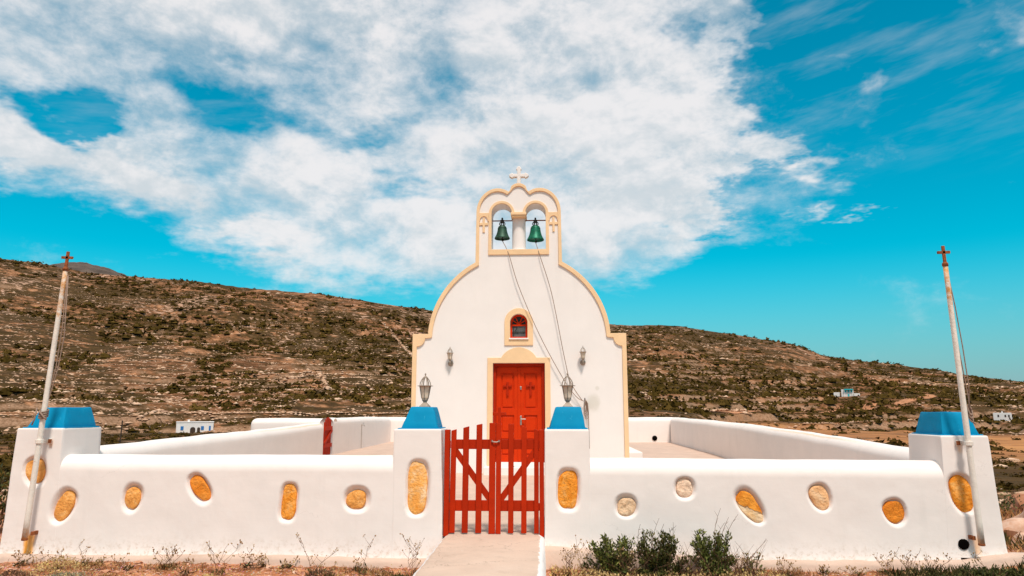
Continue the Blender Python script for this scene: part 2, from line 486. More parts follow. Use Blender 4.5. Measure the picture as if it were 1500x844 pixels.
def extrude_poly(name, loops, y0, y1, mat, parent=None, bev=0.006, angle=18):
    """filled outline(s) in the XZ plane (holes allowed), from y0 (front) to y1 (back), with rounded edges"""
    cu = bpy.data.curves.new('outline', 'CURVE'); cu.dimensions = '2D'; cu.fill_mode = 'BOTH'
    for lp in loops:
        sp = cu.splines.new('POLY'); sp.points.add(len(lp) - 1); sp.use_cyclic_u = True
        for p, (x, z) in zip(sp.points, lp):
            p.co = (x, z, 0, 1)
    dep = abs(y1 - y0)
    bev = min(bev, dep * .3)
    cu.extrude = dep / 2 - bev; cu.bevel_depth = bev; cu.bevel_resolution = 1; cu.offset = -bev
    o = bpy.data.objects.new('outline', cu); col.objects.link(o)
    dg = bpy.context.evaluated_depsgraph_get(); dg.update()
    me = bpy.data.meshes.new_from_object(o.evaluated_get(dg))
    bpy.data.objects.remove(o); bpy.data.curves.remove(cu)
    yc = (y0 + y1) / 2
    off = root_loc(parent) if parent is not None else (0, 0, 0)
    for q in me.vertices:
        u, v, w_ = q.co
        q.co = (u - off[0], yc - w_ - off[1], v - off[2])
    bm = bmesh.new(); bm.from_mesh(me); bmesh.ops.remove_doubles(bm, verts=bm.verts, dist=1e-5); bmesh.ops.recalc_face_normals(bm, faces=bm.faces); bm.to_mesh(me); bm.free()
    me.materials.clear(); me.materials.append(mat); me.name = name
    me.shade_smooth(); me.set_sharp_from_angle(angle=R(angle))
    return link(bpy.data.objects.new(name, me), parent)


def arc(cx, cz, rx, rz, a0, a1, n=16):
    return [(cx + rx * math.cos(R(a0 + (a1 - a0) * i / n)), cz + rz * math.sin(R(a0 + (a1 - a0) * i / n))) for i in range(n + 1)]


def _hash(ix, iy, seed):
    n = (ix.astype(np.int64) * 374761393 + iy.astype(np.int64) * 668265263 + seed * 1442695041) & 0x7fffffff
    n = ((n ^ (n >> 13)) * 1274126177) & 0x7fffffff
    return ((n ^ (n >> 16)) & 0xffff) / 65535.0


def vnoise(x, y, seed=0):
    x = np.asarray(x, float); y = np.asarray(y, float)
    ix = np.floor(x); iy = np.floor(y); fx = x - ix; fy = y - iy
    fx = fx * fx * (3 - 2 * fx); fy = fy * fy * (3 - 2 * fy)
    a = _hash(ix, iy, seed); b = _hash(ix + 1, iy, seed); c = _hash(ix, iy + 1, seed); e = _hash(ix + 1, iy + 1, seed)
    return (a + (b - a) * fx) * (1 - fy) + (c + (e - c) * fx) * fy - .5


def fbm(x, y, o=4, seed=0, g=.5):
    r = 0; a = 1.0
    for i in range(o):
        r = r + a * vnoise(x * 2 ** i, y * 2 ** i, seed + i * 17); a *= g
    return r


def sstep(v, a, b):
    t = np.clip((v - a) / (b - a), 0, 1); return t * t * (3 - 2 * t)


# ------------------------------------------------------------------ terrain
SKYL = [(-60, 8.6), (-45.46, 9.13), (-38.8, 9.76), (-36.54, 9.7), (-34.94, 9.5), (-33.73, 9.38), (-32.46, 9.36), (-26.22, 9.34), (-22.35, 9.02), (-18.83, 8.83), (-13.58, 8.22), (-10.89, 7.96), (-9.26, 7.72), (-5.44, 7.43), (0.06, 7.0), (4.95, 6.56), (8.68, 6.44), (10.77, 6.28), (13.31, 5.69), (15.78, 5.25), (18.19, 4.87), (20.49, 4.04), (24.88, 3.32), (28.94, 2.6), (32.66, 1.96), (39.11, 0.75), (55, -.2)]
sk_a, sk_e = np.array(SKYL).T
R1 = ([-60, -25, -12, 0, 6, 10, 14, 18, 24, 31, 60], [200, 205, 190, 140, 105, 110, 150, 230, 255, 300, 320])
E1 = ([-60, -25, -12, 0, 6, 10, 14, 18, 24, 31, 60], [-1.9, -1.85, -1.6, -1.3, -1.2, -1.4, -1.4, -.75, -.7, -.8, -.8])


def terrain(x, y):
    x = np.asarray(x, float); y = np.asarray(y, float)
    rx = x - CAM[0]; ry = y - CAM[1]
    r = np.hypot(rx, ry) + 1e-6; a = np.degrees(np.arctan2(rx, ry))
    a = a + 2.2 * fbm(x / 140, y / 140, 3, 5) * sstep(r, 120, 400)
    r1 = np.interp(a, *R1); e1 = np.radians(np.interp(a, *E1)); es = np.radians(np.interp(a, sk_a, sk_e))
    Rr = 700 + 50 * np.sin(a / 9.0)
    z1 = CAM[2] + r1 * np.tan(e1)
    t0 = np.clip((r - 14) / (r1 - 14), 0, 1)
    znear = -.05 + (z1 + .05) * t0 ** np.where(a > 12, .55, 1.0)
    t = np.clip((r - r1) / (Rr - r1), 0, 1)
    e = e1 + (es - e1) * t ** .68
    zfar = CAM[2] + r * np.tan(e)
    z = np.where(r < r1, znear, zfar)
    over = r > Rr
    z = np.where(over, CAM[2] + Rr * np.tan(es) - (r - Rr) * .22, z)
    z = np.maximum(z, np.where(over, -25.0, -1e9))
    amp = sstep(r, 20, 260) * sstep(1500 - r, 0, 600)
    z = z + amp * (5.0 * fbm(x / 90, y / 90, 4, 1) + 1.3 * fbm(x / 17, y / 17, 3, 9)) * (1 - .55 * sstep(t, .8, 1))
    # farm terraces: the slope breaks into steps held by dry stone
    h = 3.4 + 0 * z
    zz = z + 2.4 * fbm(x / 60, y / 60, 3, 33)
    fr = zz / h - np.floor(zz / h)
    on = sstep(fbm(x / 110, y / 110, 2, 77), -.28, .02) * sstep(r, 130, 220) * (1 - sstep(t, .82, .97))
    z = z + on * h * .75 * (sstep(fr, .78, 1.0) - fr)
    # the close ground: soil banked against the wall
    near = 1 - sstep(r, 11, 22)
    z = z + near * (.055 * fbm(x / .5, y / .5, 4, 3) + .035 * np.abs(fbm(x / .11, y / .11, 3, 8)))
    z = z + near * (.13 * np.exp(-((x - 6.0) / .9) ** 2 - ((y + .1) / 1.0) ** 2) + .05 * sstep(y, -.6, -.15) + .04 * np.exp(-((x + 4.6) / .8) ** 2 - ((y + .7) / .5) ** 2))
    ins = (np.abs(x) < 5.3) & (y > .1) & (y < 17.9)
    return np.where(ins, np.minimum(z, -.05), z)


def build_terrain():
    az_ = np.concatenate([np.arange(-180, -42.5, 3.0), np.linspace(-42, 42, 880), np.arange(45, 180, 3.0)])
    rr = np.concatenate([np.array([.0, 1.5, 3, 4.5, 5.5]), np.linspace(6.2, 10, 75), np.geomspace(10.2, 70, 90), np.geomspace(70.6, 860, 420), np.geomspace(900, 9000, 14)])
    A, RR = np.meshgrid(np.radians(az_), rr, indexing='ij')
    X = CAM[0] + RR * np.sin(A); Y = CAM[1] + RR * np.cos(A); Z = terrain(X, Y)
    na, nr = A.shape
    idx = np.arange(na * nr).reshape(na, nr)
    q = np.stack([idx[:-1, :-1], idx[1:, :-1], idx[1:, 1:], idx[:-1, 1:]], -1).reshape(-1, 4)
    wrap = np.stack([idx[-1, :-1], idx[0, :-1], idx[0, 1:], idx[-1, 1:]], -1)
    q = np.concatenate([q, wrap])[:, ::-1]
    m = bpy.data.materials.new('hillside_soil'); m.use_nodes = True
    t = NT(m.node_tree); p = t.n['Principled BSDF']
    g = t.node('ShaderNodeNewGeometry'); pos = g.outputs['Position']
    px, py, pz = t.sep(pos)
    flat = t.comb(px, py, 0.0)
    nz = t.sep(g.outputs['Normal'])[2]
    strch = t.comb(t.math('MULTIPLY', px, .55), py, 0.0)
    big = t.noise(flat, .011, 5, .6); mid = t.noise(strch, .075, 8, .70, dist=.5); fine = t.noise(t.comb(t.math('MULTIPLY', px, .6), py, pz), .30, 7, .72); tiny = t.noise(pos, 1.6, 5, .7)
    hgt = t.smooth(pz, 10.0, 95.0)
    c = t.ramp(t.math('ADD', t.math('MULTIPLY', mid, .55), t.math('MULTIPLY', fine, .45)), [(.36, (.058, .024, .009)), (.46, (.115, .048, .020)), (.54, (.24, .103, .046)), (.62, (.46, .22, .11))])
    # low grey-green scrub covering about half the slope
    gm = t.smooth(t.math('ADD', t.math('ADD', t.math('MULTIPLY', mid, .62), t.math('MULTIPLY', fine, .38)), t.math('MULTIPLY', t.math('SUBTRACT', big, .5), .70)), .585, .49)
    gc = t.ramp(t.noise(flat, .25, 5, .65), [(.3, (.022, .013, .003)), (.5, (.046, .027, .006)), (.7, (.090, .050, .013))])
    c = t.mix(t.math('MULTIPLY', gm, .88), c, gc)
    # weathered limestone showing through, more of it high on the ridge
    rk = t.noise(t.vmath('ADD', strch, (55, 21, 0)), .24, 7, .74, dist=.3)
    rkm = t.smooth(t.math('ADD', t.math('ADD', rk, t.math('MULTIPLY', hgt, .03)), t.math('MULTIPLY', t.math('SUBTRACT', t.noise(flat, .016, 4), .5), .40)), .59, .65)
    c = t.mix(t.math('MULTIPLY', rkm, .85), c, t.ramp(tiny, [(.35, (.36, .19, .115)), (.65, (.64, .40, .285))]))
    c = t.mix(t.smooth(t.math('ADD', nz, t.math('MULTIPLY', t.math('SUBTRACT', fine, .5), .30)), .92, .80, 0, .7), c, t.ramp(tiny, [(.35, (.22, .12, .065)), (.65, (.52, .30, .19))]))
    c = t.mix(t.smooth(tiny, .60, .74, 0, .35), c, (.50, .34, .25))
    # dry orange fields on the valley floor to the right
    cx_ = t.math('SUBTRACT', px, CAM[0]); cy_ = t.math('SUBTRACT', py, CAM[1])
    rad = t.math('SQRT', t.math('ADD', t.math('MULTIPLY', cx_, cx_), t.math('MULTIPLY', cy_, cy_)))
    azt = t.math('MULTIPLY', t.math('ARCTAN2', cx_, cy_), 180 / math.pi)
    wv = t.math('MULTIPLY', t.math('SUBTRACT', t.noise(flat, .03, 4), .5), 60.0)
    fld = t.math('MULTIPLY', band(t, t.math('ADD', rad, wv), 40, 245, 14), t.smooth(t.math('ADD', azt, t.math('MULTIPLY', wv, .10)), 12.5, 16))
    fcol = t.ramp(t.math('ADD', t.math('MULTIPLY', mid, .7), t.math('MULTIPLY', fine, .3)), [(.40, (.16, .080, .035)), (.47, (.36, .150, .060)), (.58, (.52, .235, .085))])
    c = t.mix(t.math('MULTIPLY', fld, t.smooth(fine, .66, .5, .35, .95)), c, fcol)
    # red soil with pale grit close to the wall
    soil = t.ramp(t.noise(pos, 5, 8, .7), [(.34, (.13, .050, .022)), (.46, (.34, .125, .055)), (.58, (.50, .215, .105)), (.70, (.62, .36, .22))])
    vo = t.node('ShaderNodeTexVoronoi'); vo.inputs['Scale'].default_value = 34; t.put(vo.inputs['Vector'], pos)
    soil = t.mix(t.smooth(vo.outputs['Distance'], .38, .22, 0, .55), soil, t.mix(.5, vo.outputs['Color'], (.62, .38, .25)))
    c = t.mix(t.smooth(rad, 26, 11), c, soil)
    t.put(p.inputs['Base Color'], c); p.inputs['Roughness'].default_value = .95; p.inputs['Specular IOR Level'].default_value = .1
    b = t.node('ShaderNodeBump'); b.inputs['Strength'].default_value = .8; b.inputs['Distance'].default_value = .5
    t.put(b.inputs['Height'], t.math('ADD', fine, mid)); t.l.new(b.outputs[0], p.inputs['Normal'])
    o = fast_mesh('ground', np.stack([X, Y, Z], -1).reshape(-1, 3), q, m, smooth=True)
    tag(o, kind='structure')


build_terrain()

def far_hill():
    a = R(-34.1); D = 1500; cx, cy = CAM[0] + D * math.sin(a), CAM[1] + D * math.cos(a); X, Y = np.meshgrid(np.linspace(-110, 110, 60), np.linspace(-160, 160, 30), indexing='ij')
    u = (X / 95) ** 2 + (Y / 150) ** 2
    Z = CAM[2] + D * math.tan(R(9.74)) - 34 * u + 6 * fbm(X / 22, Y / 22, 4, 5)
    Z = np.where(u > 1.1, Z - 60 * (u - 1.1), Z)
    W = np.stack([cx + X * math.cos(a) + Y * math.sin(a), cy - X * math.sin(a) + Y * math.cos(a), Z], -1)
    idx = np.arange(X.size).reshape(X.shape); q = np.stack([idx[:-1, :-1], idx[1:, :-1], idx[1:, 1:], idx[:-1, 1:]], -1).reshape(-1, 4)
    tag(fast_mesh('hill', W.reshape(-1, 3), q, material('far_hill_scrub', (.105, .072, .054), .95, var=.45, vscale=.05)), kind='structure')


far_hill()


def ico(sub=1):
    bm = bmesh.new(); bmesh.ops.create_icosphere(bm, subdivisions=sub, radius=1)
    bm.verts.index_update()
    v = np.array([q.co[:] for q in bm.verts]); f = np.array([[q.index for q in fc.verts] for fc in bm.faces]); bm.free()
    return v, f


def octa():
    v = np.array([(1, 0, 0), (0, 1, 0), (-1, 0, 0), (0, -1, 0), (0, 0, 1), (0, 0, -1)], float)
    f = np.array([(0, 1, 4), (1, 2, 4), (2, 3, 4), (3, 0, 4), (1, 0, 5), (2, 1, 5), (3, 2, 5), (0, 3, 5)])
    return v, f


def clump_mesh(n, seed, sub=1):
    """ragged low bush: an uneven dome of small tilted leaf faces"""
    r_ = np.random.default_rng(seed)
    th = r_.uniform(0, 2 * np.pi, n); u = r_.uniform(.0, 1, n)
    dirs = np.stack([np.cos(th) * np.sqrt(1 - u * u), np.sin(th) * np.sqrt(1 - u * u), u], -1)
    rad = r_.uniform(.45, 1.0, n) * (1 + .25 * np.sin(th * 3 + seed))
    c = dirs * rad[:, None]; c[:, 2] *= .8
    s = r_.uniform(.22, .42, n) * (1 if n < 20 else .5)
    a = r_.normal(size=(n, 3)); a /= np.linalg.norm(a, axis=1)[:, None]
    b = np.cross(a, dirs + r_.normal(size=(n, 3)) * .5); b /= np.linalg.norm(b, axis=1)[:, None] + 1e-9
    v = np.stack([c + a * s[:, None], c - a * s[:, None] * .6 + b * s[:, None] * .8, c - a * s[:, None] * .6 - b * s[:, None] * .8], 1).reshape(-1, 3)
    core, cf = ico(1) if sub else octa(); core = core * (.62 if sub else .8); core[:, 2] = np.maximum(core[:, 2], -.1) * .9
    core *= (1 + .25 * r_.uniform(-1, 1, len(core)))[:, None]
    f = np.arange(n * 3).reshape(-1, 3)
    return np.concatenate([v, core]), np.concatenate([f, cf + n * 3])


def rock_mesh(seed, sub=1):
    r_ = np.random.default_rng(seed); v, f = ico(1) if sub else octa()
    v = v * (1 + .35 * r_.uniform(-1, 1, len(v)))[:, None]; v[:, 2] *= .62
    return v, f


def scatter(name, protos, P, S, mat, zsq=None, parent=None, smooth=False):
    vs = []; fs = []; off = 0
    for i in range(len(protos)):
        sel = np.arange(i, len(P), len(protos))
        if not len(sel): continue
        v, f = protos[i]
        ang = rng.uniform(0, 2 * np.pi, len(sel)); ca, sa = np.cos(ang), np.sin(ang)
        sx = S[sel] * rng.uniform(.8, 1.35, len(sel)); sy = S[sel] * rng.uniform(.8, 1.2, len(sel)); sz = S[sel] * (rng.uniform(.55, .95, len(sel)) if zsq is None else zsq[sel])
        X = v[None, :, 0] * sx[:, None]; Y = v[None, :, 1] * sy[:, None]; Z = v[None, :, 2] * sz[:, None]
        W = np.stack([X * ca[:, None] - Y * sa[:, None], X * sa[:, None] + Y * ca[:, None], Z], -1) + P[sel][:, None, :]
        vs.append(W.reshape(-1, 3))
        fs.append((f[None] + (np.arange(len(sel)) * len(v))[:, None, None] + off).reshape(-1, f.shape[1])); off += len(sel) * len(v)
    return fast_mesh(name, np.concatenate(vs), np.concatenate(fs), mat, parent, smooth=smooth)


def leaf_material(name, a, b, c_, vs=.6, rough=.7, spec=.2):
    m = bpy.data.materials.new(name); m.use_nodes = True
    t = NT(m.node_tree); p = t.n['Principled BSDF']
    g = t.node('ShaderNodeNewGeometry')
    n = t.noise(g.outputs['Position'], vs, 3, .6)
    rr = g.outputs['Random Per Island']
    cc = t.ramp(t.math('ADD', t.math('MULTIPLY', n, .6), t.math('MULTIPLY', rr, .4)), [(.25, a), (.5, b), (.75, c_)])
    t.put(p.inputs['Base Color'], cc); p.inputs['Roughness'].default_value = rough; p.inputs['Specular IOR Level'].default_value = spec
    return m


M['scrub'] = leaf_material('hill_scrub_leaves', (.030, .018, .003), (.055, .033, .006), (.11, .064, .015), .05, .9, .03)
M['hillrock'] = leaf_material('hill_rock', (.34, .185, .10), (.54, .33, .21), (.70, .47, .33), .2, .95, .05)


def hillside():
    def pts(n, r0, r1_, seed, cut):
        r_ = np.random.default_rng(seed)
        a = np.radians(r_.uniform(-43, 40, n)); r = np.exp(r_.uniform(np.log(r0), np.log(r1_), n))
        x = CAM[0] + r * np.sin(a); y = CAM[1] + r * np.cos(a)
        dn = .9 * fbm(x / 150, y / 100, 3, 401) * (1 if seed < 50 else -1) + fbm(x / 45, y / 32, 4, seed) + .8 * fbm(x / 9, y / 9, 2, seed + 4)
        ok = dn > cut
        ok &= ~((np.abs(x) < 8.2) & (y > -3) & (y < 20))
        ad = np.degrees(a)
        ok &= ~((ad > 12.5) & (r > 60) & (r < 255) & (r_.uniform(size=n) < .94))
        ok &= ~((ad > 3) & (r >= 235) & (seed < 50) & (r_.uniform(size=n) < .30))
        ok &= ~((ad > 14) & (r <= 60) & (r_.uniform(size=n) < .65))
        for hx, hy, hr in HOUSES:
            ok &= np.hypot(x - hx, y - hy) > hr
        x, y, r = x[ok], y[ok], r[ok]
        return np.stack([x, y, terrain(x, y)], -1), r, r_
    P, r, r_ = pts(8000, 22, 190, 21, -.10)
    S = r_.uniform(.3, .95, len(P)) * (.45 + r / 330) * r_.choice([.7, 1, 1.7], len(P), p=[.5, .38, .12])
    tag(scatter('near_scrub', [clump_mesh(46, i) for i in range(5)], P - [0, 0, .05], S, M['scrub']), kind='stuff')
    P, r, r_ = pts(68000, 190, 770, 23, -.04)
    S = r_.uniform(.45, 1.1, len(P)) * (.5 + np.clip(r / 420, 0, 1.2)) * r_.choice([.7, 1, 2.3], len(P), p=[.5, .34, .16])
    tag(scatter('far_scrub', [clump_mesh(6, i, 0) for i in range(5)], P - [0, 0, .05], S, M['scrub']), kind='stuff')
    g = np.linspace(0, 1, 150); r_ = np.random.default_rng(5)
    ga = np.radians(-24.6 - .9 * np.sin(g * 5) + r_.normal(size=150) * .9); gr = 265 + 190 * g + r_.normal(size=150) * 8
    x = CAM[0] + gr * np.sin(ga); y = CAM[1] + gr * np.cos(ga)
    tag(scatter('gully_thicket', [clump_mesh(26, i) for i in range(4)], np.stack([x, y, terrain(x, y) - .1], -1), r_.uniform(1.0, 3.4, 150), M['scrub']), kind='stuff')
    P, r, r_ = pts(9000, 18, 190, 51, -.05)
    S = r_.uniform(.10, .42, len(P)) * (.35 + r / 260) * r_.choice([.7, 1, 1.9], len(P), p=[.55, .35, .10])
    tag(scatter('near_rocks', [rock_mesh(i) for i in range(5)], P, S, M['hillrock']), kind='stuff')
    P, r, r_ = pts(34000, 190, 740, 53, .05)
    S = r_.uniform(.15, .5, len(P)) * (.5 + np.clip(r / 320, 0, 1.5)) * r_.choice([.7, 1, 1.9], len(P), p=[.55, .33, .12])
    tag(scatter('far_rocks', [rock_mesh(i, 0) for i in range(5)], P, S, M['hillrock']), kind='stuff')


def terrace_walls():
    r_ = np.random.default_rng(77); n = 84
    a = np.radians(np.concatenate([r_.uniform(-42, -4, 56), r_.uniform(4, 36, 28)])); r = np.exp(r_.uniform(np.log(210), np.log(620), n))
    x = CAM[0] + r * np.sin(a); y = CAM[1] + r * np.cos(a); L = r_.integers(25, 95, n); P = []; e = 6.0
    for k_ in range(95):
        gx = terrain(x + e, y) - terrain(x - e, y); gy = terrain(x, y + e) - terrain(x, y - e); g = np.hypot(gx, gy) + 1e-6
        x = x + gy / g * 1.15; y = y - gx / g * 1.15; on = (k_ < L) & (r_.uniform(size=n) < .8) & (fbm(x / 9, y / 9, 2, 3) > -.22)
        P.append(np.stack([x, y], -1)[on])
    P = np.concatenate(P); P = P + r_.normal(size=P.shape) * .12
    for hx, hy, hr in HOUSES:
        P = P[np.hypot(P[:, 0] - hx, P[:, 1] - hy) > hr]
    tag(scatter('terrace_walls', [rock_mesh(i, 0) for i in range(4)], np.stack([P[:, 0], P[:, 1], terrain(P[:, 0], P[:, 1]) + .2], -1), r_.uniform(.35, .8, len(P)), M['hillrock'], zsq=r_.uniform(.5, 1.0, len(P))), kind='stuff')


def polar(az_deg, r):
    x = CAM[0] + r * math.sin(R(az_deg)); y = CAM[1] + r * math.cos(R(az_deg)); return x, y


H1 = polar(-26.15, 207); H2 = polar(22.1, 372); H3 = polar(31.4, 330); HUT = polar(21.6, 200)
HOUSES = [(*H1, 9), (*H2, 11), (*H3, 8), (*HUT, 4)]
hillside()
terrace_walls()

# ------------------------------------------------------------------ masonry
NICHE = {  # centre x, z, half widths (short, long), tilt of the long axis; then the same for the stone
    'A': ((-5.119, .955, .133, .18), -10, (-5.147, .961, .106, .139), 'st_brown'),
    'B': ((-4.763, .585, .141, .211), 25, (-4.769, .577, .092, .169), 'st_brown'),
    'C': ((-3.983, .673, .119, .169), 8, (-3.999, .67, .081, .122), 'st_brown'),
    'D': ((-3.227, .779, .121, .196), -35, (-3.238, .784, .084, .155), 'st_orange'),
    'E': ((-2.224, .64, .112, .217), 4, (-2.233, .64, .083, .182), 'st_ochre'),
    'F': ((-1.47, .676, .154, .147), 0, (-1.485, .669, .11, .098), 'st_brown'),
    'G': ((-.802, .799, .134, .302), 2, (-.816, .797, .109, .272), 'st_streak'),
    'H': ((.836, .789, .132, .232), 2, (.826, .786, .107, .201), 'st_ochre'),
    'I': ((1.449, .621, .127, .13), 0, (1.455, .611, .099, .092), 'st_beige'),
    'J': ((2.078, .808, .119, .124), 0, (2.078, .81, .087, .096), 'st_pale'),
    'K': ((2.762, .633, .122, .223), -35, (2.764, .615, .094, .182), 'st_two'),
    'L': ((3.496, .721, .123, .157), -20, (3.502, .718, .096, .126), 'st_salmon'),
    'M': ((4.253, .576, .122, .152), -20, (4.265, .575, .104, .116), 'st_orange'),
    'N': ((4.956, .768, .135, .222), -12, (4.979, .761, .115, .188), 'st_ochre')}
NDEPTH = .038


def niche_exp(k):
    return 3.2 if k in 'EGH' else 2.3


def niche_depth(x, z, keys):
    dep = np.zeros_like(x)
    for k in keys:
        (cx, cz, b, a), t, _, _ = NICHE[k]
        c, s = math.cos(R(t)), math.sin(R(t))
        u = (x - cx) * c - (z - cz) * s; v = (x - cx) * s + (z - cz) * c
        n = niche_exp(k)
        egg = 1 + .13 * np.clip(v / a, -1.3, 1.3) * (1 if k in 'BCLMNK' else 0)
        dd = ((np.abs(u) / (b * egg)) ** n + (np.abs(v) / a) ** n) ** (1 / n)
        sd_ = (dd - 1) * min(a, b)
        dep = np.maximum(dep, NDEPTH * (1 - sstep(sd_, -.040, .012)))
        sx, sz, sb, sa = NICHE[k][2]
        u = (x - sx) * c - (z - sz) * s; v = (x - sx) * s + (z - sz) * c
        egg = 1 + .12 * np.clip(v / sa, -1.3, 1.3) * (1 if k in 'BCLMNK' else 0)
        ds = ((np.abs(u) / (sb * egg)) ** n + (np.abs(v) / sa) ** n) ** (1 / n)
        dep = dep + .020 * (1 - sstep((ds - 1) * min(sa, sb), .004, .016))
    return dep


def inset_stone(k, parent):
    _, t, (cx, cz, b, a), mat = NICHE[k]
    c, s = math.cos(R(t)), math.sin(R(t)); n = niche_exp(k); r_ = np.random.default_rng(ord(k))
    vs = []; fs = []; NA = 40; rings = [(1.0, .024), (1.0, .002), (.965, -.006), (.90, -.010), (.75, -.012), (.5, -.013), (.25, -.013)]
    wob = [1 + .035 * math.sin(2 * th + r_.uniform(0, 6)) for th in (0, 1, 2)]
    ph = r_.uniform(0, 6, 4)
    for f_, y_ in rings:
        for i in range(NA):
            th = 2 * math.pi * i / NA
            rr = 1 / ((abs(math.cos(th)) ** n + abs(math.sin(th)) ** n) ** (1 / n))
            rr *= 1 + .045 * math.sin(2 * th + ph[0]) + .035 * math.sin(3 * th + ph[1]) + .02 * math.sin(7 * th + ph[2])
            egg = 1 + .12 * math.sin(th) * (1 if k in 'BCLMNK' else 0)
            u = b * rr * math.cos(th) * f_ * egg; v = a * rr * math.sin(th) * f_
            vs.append((cx + u * c + v * s, NDEPTH + y_ + .006 * math.sin(th * 2 + ph[3] + f_ * 4), cz - u * s + v * c))
    for j in range(len(rings) - 1):
        for i in range(NA):
            i2 = (i + 1) % NA
            fs.append((j * NA + i, j * NA + i2, (j + 1) * NA + i2, (j + 1) * NA + i))
    fs.append(tuple((len(rings) - 1) * NA + i for i in range(NA)))
    o = mesh_obj('inset_stone', vs, [tuple(reversed(f)) for f in fs], M[mat], parent, smooth=True)
    return o


def flare(z, z0):
    return -.022 * np.exp(-np.maximum(z - z0, 0) / .10)


def front_wall(parent, x0, x1, zb, zt, keys, seed, also=''):
    """plaster wall along the x axis: battered front with niches, fully rounded top, plain back"""
    xs = np.arange(x0, x1 + .006, .0125); T = .36; rr = .17
    rows = []
    nf = 84
    for i in range(nf):
        f = i / (nf - 1); z = (zb(xs) - .06) * (1 - f) + (zt(xs) - rr) * f
        rows.append((xs, .0 + flare(z, zb(xs)), z))
    for i in range(1, 25):
        a = math.pi * i / 24
        rows.append((xs, T / 2 - math.cos(a) * T / 2, zt(xs) - rr + math.sin(a) * rr))
    for f in np.linspace(0, 1, 8)[1:]:
        rows.append((xs, np.full_like(xs, T), (zt(xs) - rr) * (1 - f) + .1 * f))
    Xs, Ys, Zs = (stk(rows, i, len(xs)) for i in range(3))
    und = .007 * fbm(Xs / .55, Zs / .45, 3, 1) + .0012 * fbm(Xs / .09, Zs / .09, 2, 6)
    frontmask = (np.arange(len(rows)) < nf + 4)[:, None]
    Ys = Ys + und * np.where(frontmask, 1, -.6)
    Ys = Ys + np.where(frontmask, niche_depth(Xs, Zs, keys + also), 0)
    Zs = Zs + np.where(frontmask, 0, .012 * fbm(Xs / .8, Ys / .8, 3, seed + 9) * sstep(Zs, .6, 1.0))
    n, m = Xs.shape; idx = np.arange(n * m).reshape(n, m)
    q = np.stack([idx[:-1, :-1], idx[:-1, 1:], idx[1:, 1:], idx[1:, :-1]], -1).reshape(-1, 4)
    o = fast_mesh('wall_body', np.stack([Xs, Ys, Zs], -1).reshape(-1, 3), q, M['plaster'], parent)
    for k in keys:
        inset_stone(k, parent)
    return o


def pillar(parent, name, top, bot, depth, zb, zt, keys, seed, yf=-.0012, also='', zbf=None):
    """square masonry pillar, top = (x0, x1) at zt, bot = (x0, x1) at zb"""
    zs = np.concatenate([np.arange(zb - .06, zt - .02, .0125), [zt - .012, zt - .003, zt]])
    ins = np.zeros(len(zs)); ins[-2] = .004; ins[-1] = .012
    nx = max(8, int((top[1] - top[0]) / .0125)); ny = 16
    rows = []
    for z, i_ in zip(zs, ins):
        f = (z - zb) / (zt - zb); x0 = bot[0] + (top[0] - bot[0]) * f + i_; x1 = bot[1] + (top[1] - bot[1]) * f - i_
        fl = float(flare(np.array(z), zb))
        y0 = yf + i_; y1 = yf + depth - fl - i_
        c = .005
        fx = np.linspace(x0 + c, x1 - c, nx); fy = np.linspace(y0 + c, y1 - c, ny)
        ring = [(x, y0) for x in fx] + [(x1, y) for y in fy] + [(x, y1) for x in fx[::-1]] + [(x0, y) for y in fy[::-1]]
        rows.append([(x, y, z) for x, y in ring])
    A = np.array(rows); X, Y, Z = A[..., 0], A[..., 1], A[..., 2]
    m = X.shape[1]
    und = .007 * fbm(X / .55, Z / .45, 3, 1) + .0012 * fbm(X / .09, Z / .09, 2, 6)
    isf = np.arange(m) < nx
    Y = Y + np.where(isf[None], und + niche_depth(X, Z, keys + also) + flare(Z, zbf(X)), 0)
    Y = np.where(isf[None], Y, np.maximum(Y, yf + niche_depth(X, Z, keys + also) * 1.0 + np.where(niche_depth(X, Z, keys + also) > .001, .006, 0)))
    side_f = np.clip(1 - (Y - yf) / .08, 0, 1) * (~isf)[None]
    Y = Y + side_f * flare(Z, zbf(X))
    sx = .008 * fbm(Y / .4, Z / .4, 3, seed + 2)
    X = X + np.where((np.arange(m) >= nx)[None], sx, 0)
    n = len(zs); idx = np.arange(n * m).reshape(n, m); i2 = np.roll(idx, -1, 1)
    q = np.stack([idx[:-1], i2[:-1], i2[1:], idx[1:]], -1).reshape(-1, 4)
    v = np.stack([X, Y, Z], -1).reshape(-1, 3)
    top_c = v[-m:].mean(0)
    v = np.concatenate([v, [top_c]]); ci = len(v) - 1
    # close the top with a fan of (degenerate-free) quads in pairs
    ring = idx[-1]
    fan = [(int(ring[j]), int(ring[(j + 1) % m]), int(ring[(j + 2) % m]), ci) for j in range(0, m - 1, 2)]
    q = np.concatenate([q, np.array(fan)])
    o = fast_mesh(name, v, q, M['plaster'], parent)
    o.data.set_sharp_from_angle(angle=R(50))
    for k in keys:
        inset_stone(k, parent)
    return o


